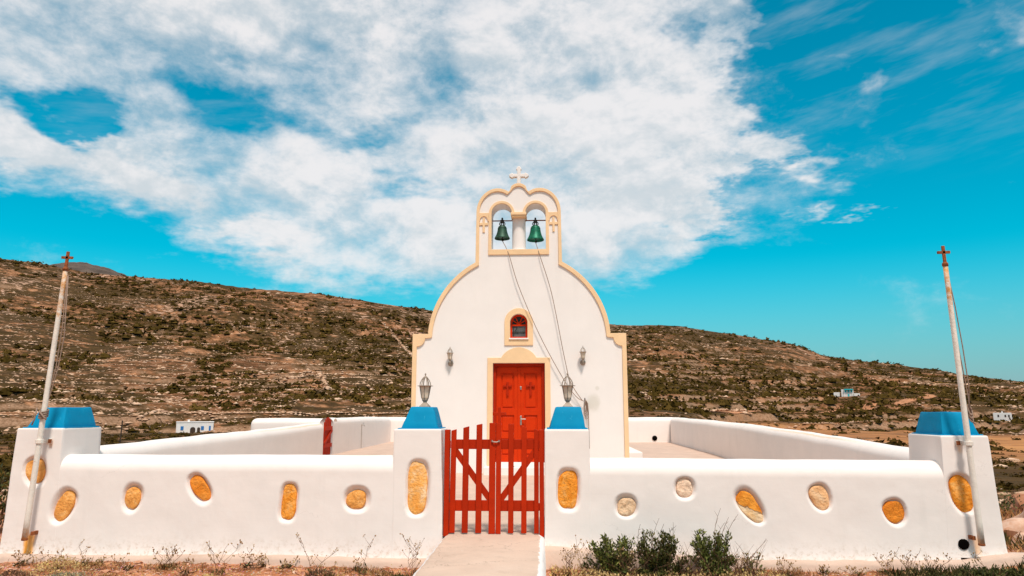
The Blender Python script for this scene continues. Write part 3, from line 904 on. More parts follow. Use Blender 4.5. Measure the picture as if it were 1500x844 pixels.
def cap(parent, bx, by, tx, ty, z0, z1, lip=True):
    """blue truncated pyramid on a pillar, with a thin painted lip"""
    bm = bmesh.new()
    vs = [bm.verts.new((x, y, z)) for (xx, yy, z) in ((bx, by, z0), (tx, ty, z1)) for (x, y) in ((xx[0], yy[0]), (xx[1], yy[0]), (xx[1], yy[1]), (xx[0], yy[1]))]
    for f in ((3, 2, 1, 0), (4, 5, 6, 7), (0, 1, 5, 4), (1, 2, 6, 5), (2, 3, 7, 6), (3, 0, 4, 7)):
        bm.faces.new([vs[i] for i in f])
    bmesh.ops.bevel(bm, geom=bm.edges[:], offset=.012, segments=2, affect='EDGES', profile=.5)
    bmesh.ops.triangulate(bm, faces=bm.faces[:])
    bmesh.ops.subdivide_edges(bm, edges=[e for e in bm.edges if e.calc_length() > .05], cuts=3, use_grid_fill=True)
    for v in bm.verts:
        n_ = float(fbm(np.array(v.co.x * 9), np.array((v.co.z + v.co.y) * 9), 3, 4)) * .015
        v.co += Vector((n_, n_ * .6, n_ * .5 if v.co.z > z0 + .03 else 0))
    bm.verts.index_update()
    v = [q.co[:] for q in bm.verts]; f = [[q.index for q in fc.verts] for fc in bm.faces]; bm.free()
    o = mesh_obj('pillar_cap', v, f, M['blue'], parent, angle=30)
    if lip:
        MB().box(bx[0] - .028, bx[1] + .028, by[0] - .022, by[1] + .022, z0 - .012, z0 + .008, .004).build('cap_lip', M['blue'], o)
    return o


def footing(parent, x0, x1, top, seed):
    xs = np.arange(x0, x1, .03)
    fy = -.13 - .03 * fbm(xs / .6, xs * 0, 3, seed)
    rows = [(xs, np.full_like(xs, .0), top(xs) + .004), (xs, fy + .035, top(xs) + .002), (xs, fy, top(xs) - .035), (xs, fy - .02, np.full_like(xs, -.25))]
    Xs, Ys, Zs = (stk(rows, i, len(xs)) for i in range(3))
    Zs[:3] += .018 * fbm(Xs[:3] / .22, Ys[:3] / .2, 3, seed + 3)
    Ys[1:3] += .02 * fbm(Xs[1:3] / .12, Zs[1:3] / .1, 3, seed + 8)
    n, m = Xs.shape; idx = np.arange(n * m).reshape(n, m)
    q = np.stack([idx[:-1, :-1], idx[1:, :-1], idx[1:, 1:], idx[:-1, 1:]], -1).reshape(-1, 4)
    return fast_mesh('footing', np.stack([Xs, Ys, Zs], -1).reshape(-1, 3), q, M['concrete'], parent)


zbL = lambda x: .082 + .012 * np.sin(np.asarray(x) * 1.7)
zbR = lambda x: np.interp(x, [.5, 1.1, 2.0, 2.8, 4.0, 4.9, 5.4], [.21, .185, .125, .092, .09, .11, .19])
ztL = lambda x: 1.136 + .004 * np.sin(np.asarray(x) * 2.1)
ztR = lambda x: np.interp(x, [1, 4.8], [1.117, 1.094])

wl = thing('boundary_wall', 'white plastered front wall left of the red gate with six ochre stones and two blue capped pillars', 'wall', (-3, 0, 0), 'front walls either side of the gate')
front_wall(wl, -4.93, -1.02, zbL, ztL, 'BCDEF', 1, 'AG')
pillar(wl, 'corner_pillar', (-5.385, -4.855), (-5.43, -4.80), .72, .105, 1.432, 'A', 2, also='B', zbf=zbL)
pillar(wl, 'gate_pillar', (-1.078, -.555), (-1.075, -.522), .50, .10, 1.428, 'G', 3, zbf=zbL)
cap(wl, (-5.325, -4.885), (.06, .66), (-5.215, -4.93), (.13, .58), 1.434, 1.665)
cap(wl, (-1.018, -.60), (.045, .46), (-.925, -.665), (.11, .40), 1.43, 1.668)
footing(wl, -5.75, -.50, zbL, 4)

wr = thing('boundary_wall', 'white plastered front wall right of the red gate with seven stones and a drain hole', 'wall', (3, 0, 0), 'front walls either side of the gate')
front_wall(wr, 1.02, 4.87, zbR, ztR, 'IJKLM', 21, 'HN')
pillar(wr, 'gate_pillar', (.583, 1.067), (.572, 1.075), .50, .185, 1.426, 'H', 22, zbf=zbR)
pillar(wr, 'corner_pillar', (4.798, 5.288), (4.76, 5.345), .70, .19, 1.366, 'N', 23, zbf=zbR)
cap(wr, (.635, 1.027), (.045, .46), (.705, .985), (.11, .40), 1.43, 1.668)
cap(wr, (4.845, 5.235), (.06, .64), (4.885, 5.18), (.12, .56), 1.37, 1.612)
footing(wr, .555, 5.7, zbR, 24)
hole = MB(); hole.lathe((0, 0, 0), [(.05, -.03), (.055, 0.0), (.046, .006), (.02, .007)], 14)
hole.xf(Matrix.Translation((4.915, -.020, .262)) @ Matrix.Rotation(R(90), 4, 'X')); hole.build('drain_hole', M['dark'], wr, smooth=True)


def side_wall(parent, path, T=.36, zb=.1, seed=0, ends=(True, True), name='wall_body'):
    """rounded plaster wall swept along a straight path of (x, y, ztop)"""
    P = np.array(path); seg = np.hypot(*np.diff(P[:, :2], axis=0).T); s = np.concatenate([[0], np.cumsum(seg)])
    L = s[-1]; tq = np.concatenate([np.linspace(0, .16, 10), np.arange(.2, L - .2, .09), L - np.linspace(.16, 0, 10)])
    C = np.stack([np.interp(tq, s, P[:, i]) for i in range(3)], -1)
    dr = (P[-1, :2] - P[0, :2]); dr /= np.linalg.norm(dr); nr = np.array([dr[1], -dr[0]])
    rr = .15; prof = [(-T / 2, zz) for zz in np.linspace(0, 1, 14)]
    rows = []
    shrink = np.ones(len(tq))
    drop = np.zeros(len(tq))
    for e, t_ in ((0, tq), (1, L - tq)):
        if ends[e]:
            u = np.clip(t_ / .16, 0, 1); k_ = np.sqrt(1 - (1 - u) ** 2); shrink = shrink * (.35 + .65 * k_); drop = drop + .11 * (1 - k_)
    for f in np.linspace(0, 1, 14):
        z = zb * (1 - f) + (C[:, 2] - drop - rr) * f; rows.append((-T / 2 * shrink, z))
    for i in range(1, 16):
        a = math.pi * i / 16; rows.append((-math.cos(a) * T / 2 * shrink, C[:, 2] - drop - rr + rr * math.sin(a)))
    for f in np.linspace(0, 1, 14):
        z = zb * f + (C[:, 2] - drop - rr) * (1 - f); rows.append((T / 2 * shrink, z))
    O, Z = (stk(rows, i, len(tq)) for i in range(2))
    X = C[None, :, 0] + nr[0] * O; Y = C[None, :, 1] + nr[1] * O
    und = .008 * fbm((X + Y) / .9, Z / .6, 3, seed)
    X = X + nr[0] * und; Y = Y + nr[1] * und
    Z = Z + .02 * fbm(tq[None] / 1.1 + 0 * Z, 0 * Z, 3, seed + 3) * sstep(Z, .7, 1.1)
    n, m = X.shape; idx = np.arange(n * m).reshape(n, m)
    q = np.stack([idx[:-1, :-1], idx[1:, :-1], idx[1:, 1:], idx[:-1, 1:]], -1).reshape(-1, 4)
    q = q[:, ::-1]
    v = np.stack([X, Y, Z], -1).reshape(-1, 3)
    caps = []
    for j in (0, m - 1):
        for i in range(n // 2):
            a, b, c_, d_ = idx[i, j], idx[i + 1, j], idx[n - 2 - i, j], idx[n - 1 - i, j]
            if len({int(a), int(b), int(c_), int(d_)}) == 4:
                caps.append((a, b, c_, d_) if j else (d_, c_, b, a))
    return fast_mesh(name, v, np.concatenate([q, np.array(caps)]), M['plaster'], parent)


t = thing('side_wall', 'long white left yard wall running back from corner pillar to small red side gate', 'wall', (-5.08, 5, 0))
side_wall(t, [(-5.08, .66, 1.18), (-5.08, 5, 1.235), (-5.08, 9.95, 1.315)], seed=31, ends=(False, True))
t = thing('side_wall', 'white yard wall beyond the small red side gate with outward return and tap', 'wall', (-5.08, 14, 0))
side_wall(t, [(-5.08, 10.62, 1.42), (-5.08, 14, 1.42), (-5.08, 17.55, 1.38)], seed=32, ends=(False, False))
side_wall(t, [(-7.12, 10.83, 1.41), (-6.2, 10.83, 1.43), (-4.91, 10.83, 1.415)], T=.38, seed=33, ends=(True, False), name='wall_return')
tp = MB().tube([(-4.9, 13.5, 1.19), (-4.83, 13.5, 1.19), (-4.80, 13.5, 1.15)], .014, 8).tube([(-4.84, 13.44, 1.24), (-4.84, 13.56, 1.24)], .010, 6)
tp.build('tap', M['steel'], t)
MB().tube([(-4.885, 13.5, .52), (-4.885, 13.5, 1.19)], .008, 6).build('pipe', M['steel'], t)
t = thing('side_wall', 'long white right yard wall running back to the far corner', 'wall', (5.08, 9, 0))
side_wall(t, [(5.08, .64, 1.165), (5.08, 3.75, 1.237), (5.08, 7.5, 1.315), (5.08, 12, 1.355), (5.08, 17.5, 1.375)], seed=34, ends=(False, False))
t = thing('back_wall', 'low white wall closing the yard behind the chapel with round drain hole', 'wall', (0, 17.76, 0))
side_wall(t, [(-5.25, 17.76, 1.375), (0, 17.76, 1.375), (5.25, 17.76, 1.375)], seed=35, ends=(False, False))
hb = MB().lathe((0, 0, 0), [(.07, -.03), (.09, 0.0), (.075, .006), (.02, .008)], 14)
hb.xf(Matrix.Translation((4.35, 17.56, .66)) @ Matrix.Rotation(R(90), 4, 'X')); hb.build('drain_hole', M['dark'], t, smooth=True)

# yard floor and path
xs = np.linspace(-5.0, 5.0, 60); ys = np.concatenate([np.linspace(.12, 6.2, 40), np.linspace(6.4, 17.7, 60)])
FX, FY = np.meshgrid(xs, ys, indexing='ij')
floor_z = lambda y: np.interp(y, [0, .3, 6.2, 10.5, 17.7], [.305, .31, .43, .50, .515])
FZ = floor_z(FY) + .008 * fbm(FX / .8, FY / .8, 3, 61)
idx = np.arange(FX.size).reshape(FX.shape)
q = np.stack([idx[:-1, :-1], idx[1:, :-1], idx[1:, 1:], idx[:-1, 1:]], -1).reshape(-1, 4)
o = fast_mesh('yard_floor', np.stack([FX, FY, FZ], -1).reshape(-1, 3), q, M['concrete']); tag(o, kind='structure')
xs = np.linspace(-.515, .572, 46); ys = np.linspace(-5.2, .40, 180)
FX, FY = np.meshgrid(xs, ys, indexing='ij')
edge = np.minimum(FX - xs[0], xs[-1] - FX)
FZ = .309 + .006 * fbm(FX / .3, FY / .3, 4, 62) - .03 * (1 - sstep(edge, -.001, .05))
FX2 = FX + np.where(edge < .001, .016 * fbm(FY / .18, FX, 3, 63), 0)
top = np.stack([FX2, FY, FZ], -1)
l = top[0].copy(); l[:, 2] = -.4; l[:, 0] -= .03; rgt = top[-1].copy(); rgt[:, 2] = -.4; rgt[:, 0] += .03
allr = np.concatenate([l[None], top, rgt[None]], 0)
idx = np.arange(allr.shape[0] * allr.shape[1]).reshape(allr.shape[:2])
q = np.stack([idx[:-1, :-1], idx[1:, :-1], idx[1:, 1:], idx[:-1, 1:]], -1).reshape(-1, 4)
o = fast_mesh('path', allr.reshape(-1, 3), q, M['path']); tag(o, kind='structure')

# ------------------------------------------------------------------ chapel
CX = .068; YF = 6.2
ch = thing('chapel', 'white chapel with tan outlined curved facade, twin bell arches and red double door', 'chapel', (CX, YF, .4))
sh = lambda pts: [(CX + x, z) for x, z in pts]
mir = lambda pts: pts + [(-x, z) for x, z in reversed(pts)]
ZB = .30


def outline(o):
    """right half of the facade outline, o = inset from the outer edge"""
    p = [(2.12 - (.085 if o else 0), ZB)]
    if not o:
        p += [(2.12, 3.127), (1.80, 3.127)]
        p += arc(0, 3.0, 1.82, 1.80, 4.5, 61.2, 22)
        p += [(.875, 4.60), (.862, 5.58)]
        p += arc(.43, 5.62, .432, .508, 0, 121, 18)
        p += [(.175, 6.085)] + [(.212 * math.sin(R(a)), 6.02 + .213 * math.cos(R(a))) for a in (44, 36, 28, 20, 12, 4)]
    else:
        p += [(2.035, 2.876)] + [(2.035 - .165 * math.sin(R(a)), 3.04 - .165 * math.cos(R(a))) for a in range(10, 91, 10)]
        p += [(1.752, 3.052)]
        p += arc(0, 3.0, 1.735, 1.715, 2.5, 62.4, 22)
        p += [(.806, 4.60), (.800, 5.58)]
        p += arc(.43, 5.62, .37, .442, 0, 121, 18)
        p += [(.215, 6.005)] + [(.165 * math.sin(R(a)), 6.0 + .17 * math.cos(R(a))) for a in (60, 50, 40, 30, 20, 10, 3)]
    return p


fo = mir(outline(0)); fi = mir(outline(1))
spring = 5.60
bell_hole = [(-.553, 4.843), (.553, 4.843)] + arc(.346, spring, .207, .207, 0, 180, 18) + [(.139, spring - .03), (-.139, spring - .03)] + arc(-.346, spring, .207, .207, 0, 180, 18)
door_hole = [(-.512, ZB + .01), (.512, ZB + .01), (.512, 2.544), (-.512, 2.544)]
win_hole = [(-.174, 3.031), (.174, 3.031)] + arc(0, 3.349, .174, .174, 0, 180, 18)
extrude_poly('facade', [sh(fo), sh(bell_hole), sh(door_hole), sh(win_hole)], YF, YF + .46, M['facade'], ch, .008)
extrude_poly('outline_trim', [sh(fo[:len(fo)]) [:1] + sh(fo)[1:] + list(reversed(sh(fi)))], YF - .034, YF + .44, M['tan'], ch, .006)
# belfry frame, band, small crosses, column
fr_out = [(-.618, 4.732), (.618, 4.732)] + arc(.346, spring, .262, .262, 0, 180, 18)[:] + arc(-.346, spring, .262, .262, 0, 180, 18)
fr_out[2] = (.612, spring)
extrude_poly('belfry_frame', [sh(fr_out), sh(bell_hole)], YF - .026, YF + .02, M['tan'], ch, .005)
extrude_poly('column_base', [sh([(-.16, 4.846), (.16, 4.846), (.16, 4.865), (-.16, 4.865)])], YF + .06, YF + .40, M['facade'], ch, .004)
MB().lathe((CX, YF + .22, 4.85), [(.140, 0), (.139, .35), (.136, .69)], 28).build('column', M['facade'], ch, smooth=True, angle=40)
MB().box(CX - .160, CX + .160, YF - .05, YF + .46, 5.555, 5.618, .01).build('capital', M['tan'], ch)
MB().box(CX - .140, CX + .140, YF - .034, YF + .44, 5.525, 5.553, .008).build('capital_neck', M['tan'], ch)
for s in (-1, 1):
    b0, b1 = sorted((s * .610, s * .802)); cc = s * .712
    poly = [(b0, 5.44), (cc - .078, 5.44)] + arc(cc, 5.455, .078, .085, 180, 0, 12) + [(cc + .078, 5.44), (b1, 5.44), (b1, 5.612), (b0, 5.612)]
    extrude_poly('belfry_band', [sh(poly)], YF - .024, YF + .02, M['tan'], ch, .004)
    cr = [(cc - .022, 5.205), (cc + .022, 5.205), (cc + .022, 5.355), (cc + .088, 5.355), (cc + .088, 5.405), (cc + .022, 5.405), (cc + .022, 5.505), (cc - .022, 5.505), (cc - .022, 5.405), (cc - .088, 5.405), (cc - .088, 5.355), (cc - .022, 5.355)]
    extrude_poly('belfry_cross', [sh(cr)], YF - .022, YF + .02, M['tan'], ch, .004)
for s in (-1, 1):
    MB().tube([(CX + s * .346 - .23, YF + .2, 5.497), (CX + s * .346 + .23, YF + .2, 5.497)], .013, 8).build('bell_bar', M['rust'], ch, smooth=True)
# roof cross


def bud(cx, cz, ang):
    pts = [(0, -.037), (.012, -.052), (.030, -.055)] + [(.046 + .040 * math.cos(R(a)), .040 * math.sin(R(a))) for a in np.linspace(-62, 62, 9)] + [(.030, .055), (.012, .052), (0, .037)]
    c, s_ = math.cos(R(ang)), math.sin(R(ang))
    return [(cx + x * c - z * s_, cz + x * s_ + z * c) for x, z in pts]


zc = 6.465
crs = [(.042, 6.20), (.037, zc - .037)] + bud(.118, zc, 0) + [(.037, zc + .037)] + bud(0, zc + .115, 90) + [(-.037, zc + .037)] + bud(-.118, zc, 180) + [(-.037, zc - .037), (-.042, 6.20)]
extrude_poly('roof_cross', [sh(crs)], YF + .16, YF + .26, M['facade'], ch, .012)
# nave behind the facade
nv = [(-1.95, .2), (1.95, .2), (1.95, 3.0)] + arc(0, 3.0, 1.70, 1.62, 0, 180, 24) + [(-1.95, 3.0)]
extrude_poly('nave', [sh(nv)], YF + .461, YF + 7.6, M['facade'], ch, .03)
MB().box(CX + 1.955, CX + 2.56, YF + 1.4, YF + 6.6, .3, .755, .025).build('bench', M['plaster'], ch)
# door
hump = [(-.62, ZB + .02), (-.512, ZB + .02), (-.512, 2.544), (.512, 2.544), (.512, ZB + .02), (.62, ZB + .02), (.62, 2.652)]
hr = .40; hz_ = 2.855 - hr
hump += [(hr * math.cos(R(a)), hz_ + hr * math.sin(R(a))) for a in np.linspace(29.4, 150.6, 22)]
hump += [(-.62, 2.652)]
extrude_poly('door_surround', [sh(hump)], YF - .026, YF + .03, M['tan'], ch, .005)
DY = YF + .13
df = extrude_poly('door_frame', [sh([(-.511, .44), (-.455, .44), (-.455, 2.478), (.455, 2.478), (.455, .44), (.511, .44), (.511, 2.543), (-.511, 2.543)])], DY - .05, DY + .10, M['reddark'], ch, .004)
DB = .632


def door_leaf(s):
    x0, x1 = (CX - .453, CX - .004) if s < 0 else (CX + .004, CX + .453)
    pan = [(1.66, 2.36), (1.20, 1.53), (.76, 1.08)]
    lf = thing_part = extrude_poly('door_leaf', [[(x0, DB), (x1, DB), (x1, 2.474), (x0, 2.474)]] + [[(x0 + .095, a), (x1 - .095, a), (x1 - .095, b), (x0 + .095, b)] for a, b in pan], DY, DY + .045, M['door'], ch, .003)
    for a, b in pan:
        MB().box(x0 + .085, x1 - .085, DY + .024, DY + .036, a - .01, b + .01).box(x0 + .125, x1 - .125, DY + .008, DY + .03, a + .03, b - .03, .008).build('door_panel', M['door'], lf)
    cxm = (x0 + x1) / 2; cz = 2.06
    cr_ = [(-.022, -.15), (.022, -.15), (.017, .03), (.085, .018), (.085, .062), (.017, .05), (.022, .12), (-.022, .12), (-.017, .05), (-.085, .062), (-.085, .018), (-.017, .03)]
    extrude_poly('door_cross', [[(cxm + a, cz + b) for a, b in cr_]], DY - .026, DY + .015, M['reddark'], lf, .003)  # darker red paints in the relief shadow of the cross
    return lf


ll = door_leaf(-1); lr = door_leaf(1)
MB().box(CX - .022, CX + .026, DY - .016, DY - .002, DB + .01, 2.468, .004).build('meeting_strip', M['door'], ll)
MB().box(CX + .018, CX + .052, DY - .030, DY - .004, 1.34, 1.52, .006).tube([(CX + .035, DY - .055, 1.455), (CX + .13, DY - .06, 1.455)], .011, 8).tube([(CX + .035, DY - .02, 1.455), (CX + .035, DY - .058, 1.455)], .011, 8).build('door_handle', M['steel'], lr)
for z in (2.06, .985):
    MB().box(CX + .018, CX + .052, DY - .026, DY - .004, z - .032, z + .032, .005).lathe((CX + .035, DY - .026, z - .004), [(.010, 0), (.012, .008)], 10).build('door_lock', M['steel'], lr)
MB().box(CX - .50, CX + .50, YF - .02, DY + .06, .56, .63, .01).build('door_sill', M['facade'], ch)
for x0, x1 in ((-.66, -.10), (-.092, .36), (.368, .70)):
    MB().box(CX + x0, CX + x1, YF - .34, YF + .02, .36, .565, .012).build('door_step', M['facade'], ch)
# window
ws = [(-.284, 2.896), (.284, 2.896)] + arc(0, 3.355, .284, .284, 0, 180, 24)
extrude_poly('window_surround', [sh(ws), sh(win_hole)], YF - .024, YF + .02, M['tan'], ch, .005)
MB().box(CX - .195, CX + .195, YF - .05, YF + .10, 3.008, 3.038, .008).build('window_sill', M['facade'], ch)
WY = YF + .09
wf_in = [(-.135, 3.075), (.135, 3.075), (.135, 3.29), (-.135, 3.29)]
wf_fan = [(.135, 3.322)] + arc(0, 3.349, .135, .135, 0, 180, 14) + [(-.135, 3.322)]
wf = extrude_poly('window_frame', [sh([(-.173, 3.04), (.173, 3.04)] + arc(0, 3.349, .173, .173, 0, 180, 18)), sh(wf_in), sh(wf_fan)], WY, WY + .06, M['door'], ch, .004)
MB().box(CX - .14, CX + .14, WY + .025, WY + .032, 3.07, 3.295).build('window_pane', M['grey_pane'], wf)
extrude_poly('fan_pane', [sh(wf_fan)], WY + .028, WY + .034, M['glass_dark'], wf, .001)
mb = MB()
for a in (28, 62, 118, 152):
    mb.tube([(CX, WY + .012, 3.325), (CX + .15 * math.cos(R(a)), WY + .012, 3.335 + .15 * math.sin(R(a)))], .011, 6)
mb.build('fan_bar', M['door'], wf)
MB().box(CX - .136, CX + .136, WY + .004, WY + .018, 3.165, 3.174).box(CX - .11, CX - .10, WY + .004, WY + .020, 3.08, 3.285).build('window_bar', M['iron'], wf)
MB().tube([(CX - .08, WY + .018, 3.19), (CX - .03, WY + .018, 3.265), (CX - .09, WY + .018, 3.275)], .005, 5).build('window_latch', M['iron'], wf)


def bell(cx, rb, ht, ztop, mat, label):
    y = YF + .2
    b = thing('bell', label, 'bell', (cx, y, ztop - ht), 'church bells in the twin arches')
    k = rb / .16
    prof = [(.155 * k, 0), (.160 * k, .006), (.157 * k, .022), (.136 * k, .055), (.116 * k, .10), (.100 * k, .16), (.092 * k, .21), (.086 * k, .235), (.070 * k, .256), (.040 * k, .268), (.014 * k, .27)]
    sc = ht / .27
    prof = [(r_, z_ * sc) for r_, z_ in prof]
    inner = [(.150 * k, .012), (.128 * k, .055), (.10 * k, .13), (.08 * k, .22), (.02 * k, .245)]
    full = [(r_ * 1.0, z_ * sc) for r_, z_ in reversed(inner)] + prof
    m_ = MB(); n = 28
    m_.lathe((cx, y, ztop - ht), full, n); m_.f = m_.f[:-2] + [m_.f[-1]]
    m_.build('bell_body', mat, b, smooth=True, angle=50)
    MB().lathe((cx, y, ztop - ht + .03 * sc), [(.1395 * k, 0), (.1445 * k, .007), (.136 * k, .014)], 28).build('moulding', mat, b, smooth=True)
    MB().lathe((cx, y, ztop - ht + .205 * sc), [(.091 * k, 0), (.096 * k, .006), (.090 * k, .012)], 28).build('moulding', mat, b, smooth=True)
    h = MB()
    for s in (-1, 1):
        h.tube([(cx + s * .035, y, ztop - .005), (cx + s * .058, y, ztop + .03), (cx + s * .05, y, ztop + .06), (cx + s * .02, y, ztop + .068)], .011, 6)
        h.tube([(cx + s * .02, y, ztop), (cx + s * .025, y, ztop + .11)], .013, 6)
    h.box(cx - .04, cx + .04, y - .03, y + .03, ztop + .055, ztop + .118, .008).box(cx - .018, cx + .018, y - .02, y + .02, ztop + .116, ztop + .165, .006)
    h.build('headstock', M['iron'], b)
    MB().tube([(cx, y, ztop - .06), (cx + .01, y - .01, ztop - ht - .02)], .010, 6).lathe((cx + .01, y - .01, ztop - ht - .055), [(.006, 0), (.022, .012), (.026, .025), (.016, .042), (.008, .05)], 12).build('clapper', M['iron'], b, smooth=True)


bell(CX - .346, .160, .285, 5.396, M['bell_dull'], 'smaller dull grey green bell hanging in left belfry arch')
bell(CX + .340, .176, .318, 5.390, M['bell_green'], 'larger bright green bell hanging in right belfry arch')


def rope(pts, label, r_=.0068, y=None):
    P = [(x, YF - .08 if i else YF + .16, z) for i, (x, z) in enumerate(pts)]
    if len(P) > 2: P[1] = (P[1][0], YF - .045, P[1][2])
    # smooth the run a little
    Q = []
    for i in range(len(P) - 1):
        for f in np.linspace(0, 1, 8, endpoint=False):
            p0 = Vector(P[max(i - 1, 0)]); p1 = Vector(P[i]); p2 = Vector(P[i + 1]); p3 = Vector(P[min(i + 2, len(P) - 1)])
            Q.append(.5 * ((2 * p1) + (p2 - p0) * f + (2 * p0 - 5 * p1 + 4 * p2 - p3) * f * f + (3 * p1 - p0 - 3 * p2 + p3) * f ** 3))
    Q.append(Vector(P[-1]))
    o = MB().tube(Q, r_, 6).build('bell_rope', M['rope'], None, smooth=True)
    return tag(o, label, 'rope', 'ropes hanging from the bells')


r1 = rope([(-.271, 5.06), (-.13, 4.735), (.074, 4.063), (.477, 3.102), (.924, 2.258), (1.172, 1.901), (1.328, 1.80)], 'brown rope running from left bell down past the small window to wall hook')
r2 = rope([(.406, 5.04), (.487, 4.735), (.727, 3.92), (.956, 2.697), (1.083, 2.165), (1.302, 1.81)], 'brown rope running from right bell down to wall hook')
cl = thing('rope_coil', 'coil of brown rope hanging from hook on chapel wall behind right gate lantern', 'rope', (1.35, YF - .08, 1.4))
for k_ in range(5):
    w_ = .018 + .006 * k_; hgt = .13 + .022 * k_
    pts = [(1.355 + .006 * k_ + w_ * math.sin(a) * .9 * (1 - .4 * math.cos(a)), YF - .075 - .006 * k_, 1.80 - hgt * (1 - math.cos(a)) * .78) for a in np.linspace(0, 2 * math.pi, 28)]
    MB().tube(pts, .006, 5).build('rope_loop', M['rope'], cl, smooth=True)
MB().tube([(1.36, YF - .08, 1.83), (1.405, YF - .08, 1.76), (1.418, YF - .07, 1.55), (1.42, YF - .06, 1.34), (1.425, YF - .06, .9)], .008, 6).build('rope_end', M['rope'], cl, smooth=True)
MB().tube([(1.35, YF + .02, 1.82), (1.35, YF - .11, 1.82), (1.35, YF - .12, 1.86)], .010, 6).build('hook', M['iron'], cl)


# ------------------------------------------------------------------ lanterns
def lantern_head(parent, c, s, mats=None):
    """six-sided glazed body, flat brim, ribbed crown, finial; c = bottom centre of the glass body, s = scale (body radius ~ s)"""
    x, y, z = c
    n = 6
    MB().lathe((x, y, z - .035 * s / .06), [(.018 * s / .06, 0), (.03 * s / .06, .012 * s / .06), (.036 * s / .06, .035 * s / .06)], 12).build('lantern_cup', M['pewter'], parent, smooth=True)
    r0, r1_, h = .62 * s, 1.0 * s, 2.05 * s
    for k_ in range(n):
        a0 = 2 * math.pi * (k_ + .5) / n; a1 = 2 * math.pi * (k_ + 1.5) / n
        q = [(x + r * math.cos(a), y + r * math.sin(a), zz) for r, a, zz in ((r0 * .97, a0, z), (r0 * .97, a1, z), (r1_ * .97, a1, z + h), (r1_ * .97, a0, z + h))]
        ii = [(x + (px_ - x) * .95, y + (py_ - y) * .95, pz_) for px_, py_, pz_ in q]
        mesh_obj('glass_pane', q + ii, [(0, 1, 2, 3), (7, 6, 5, 4), (0, 4, 5, 1), (1, 5, 6, 2), (2, 6, 7, 3), (3, 7, 4, 0)], M['glass'], parent)
    rb = MB()
    for k_ in range(n):
        a0 = 2 * math.pi * (k_ + .5) / n
        rb.tube([(x + r0 * math.cos(a0), y + r0 * math.sin(a0), z), (x + r1_ * math.cos(a0), y + r1_ * math.sin(a0), z + h)], .075 * s, 5)
    rb.lathe((x, y, z - .02 * s), [(r0 * 1.06, 0), (r0 * 1.08, .12 * s), (r0 * .9, .14 * s)], n, .5)
    rb.build('lantern_frame', M['pewter'], parent)
    MB().lathe((x, y, z + h), [(r1_ * .98, 0), (r1_ * 1.35, .03 * s), (r1_ * 1.37, .10 * s), (r1_ * 1.0, .16 * s), (r1_ * .82, .18 * s)], 24).build('lantern_brim', M['pewter'], parent, smooth=True, angle=40)
    cg = MB(); zt = z + h + .16 * s
    for k_ in range(n):
        a0 = 2 * math.pi * k_ / n
        cg.tube([(x + rr * math.cos(a0), y + rr * math.sin(a0), zt + zz) for rr, zz in ((.92 * s, 0), (.86 * s, .45 * s), (.62 * s, .95 * s), (.26 * s, 1.42 * s))], .085 * s, 5)
    cg.lathe((x, y, zt), [(.80 * s, 0), (.72 * s, .4 * s), (.5 * s, .8 * s), (.25 * s, 1.2 * s), (.1 * s, 1.3 * s)], 12) if False else None
    cg.lathe((x, y, zt + 1.35 * s), [(.30 * s, 0), (.30 * s, .10 * s), (.12 * s, .25 * s), (.09 * s, .42 * s), (.16 * s, .55 * s), (.10 * s, .70 * s), (.02 * s, .80 * s)], 12)
    cg.build('lantern_crown', M['pewter'], parent, smooth=True, angle=40)
    MB().lathe((x, y, z + .05 * s), [(.14 * s, 0), (.14 * s, .4 * s), (.34 * s, .8 * s), (.30 * s, 1.3 * s), (.1 * s, 1.5 * s)], 12).build('bulb', M['glass'], parent, smooth=True)


def pillar_lantern(x, y, z, label):
    t = thing('lantern', label, 'lantern', (x, y, z), 'lanterns standing on the gate pillars')
    MB().lathe((x, y, z), [(.082, 0), (.080, .008), (.05, .032), (.022, .055), (.016, .062), (.024, .070), (.018, .078)], 4, .5).lathe((x, y, z + .05), [(.02, 0), (.024, .012), (.014, .02)], 12).build('lantern_base', M['pewter'], t, angle=40)
    lantern_head(t, (x, y, z + .098), .0665)


pillar_lantern(-.785, .255, 1.668, 'grey metal lantern on blue cap of left gate pillar')
pillar_lantern(.845, .255, 1.668, 'grey metal lantern on blue cap of right gate pillar')


def wall_lantern(x, zc_, label):
    t = thing('wall_lantern', label, 'lantern', (x, YF, zc_), 'lanterns fixed to the chapel front')
    MB().lathe((0, 0, 0), [(.055, 0), (.05, .018), (.03, .028)], 16).xf(Matrix.Translation((x, YF, zc_ - .06)) @ Matrix.Rotation(R(90), 4, 'X')).build('wall_plate', M['pewter'], t, smooth=True)
    MB().tube([(x, YF - .01, zc_ - .06), (x, YF - .07, zc_ - .09), (x, YF - .115, zc_ - .06), (x, YF - .12, zc_ - .02)], .016, 8).build('bracket', M['pewter'], t, smooth=True)
    lantern_head(t, (x, YF - .12, zc_ + .02), .056)


wall_lantern(-1.285, 2.60, 'small grey wall lantern on chapel front left of door')
wall_lantern(1.328, 2.61, 'small grey wall lantern on chapel front right of door')

# ------------------------------------------------------------------ gate
GY = .06


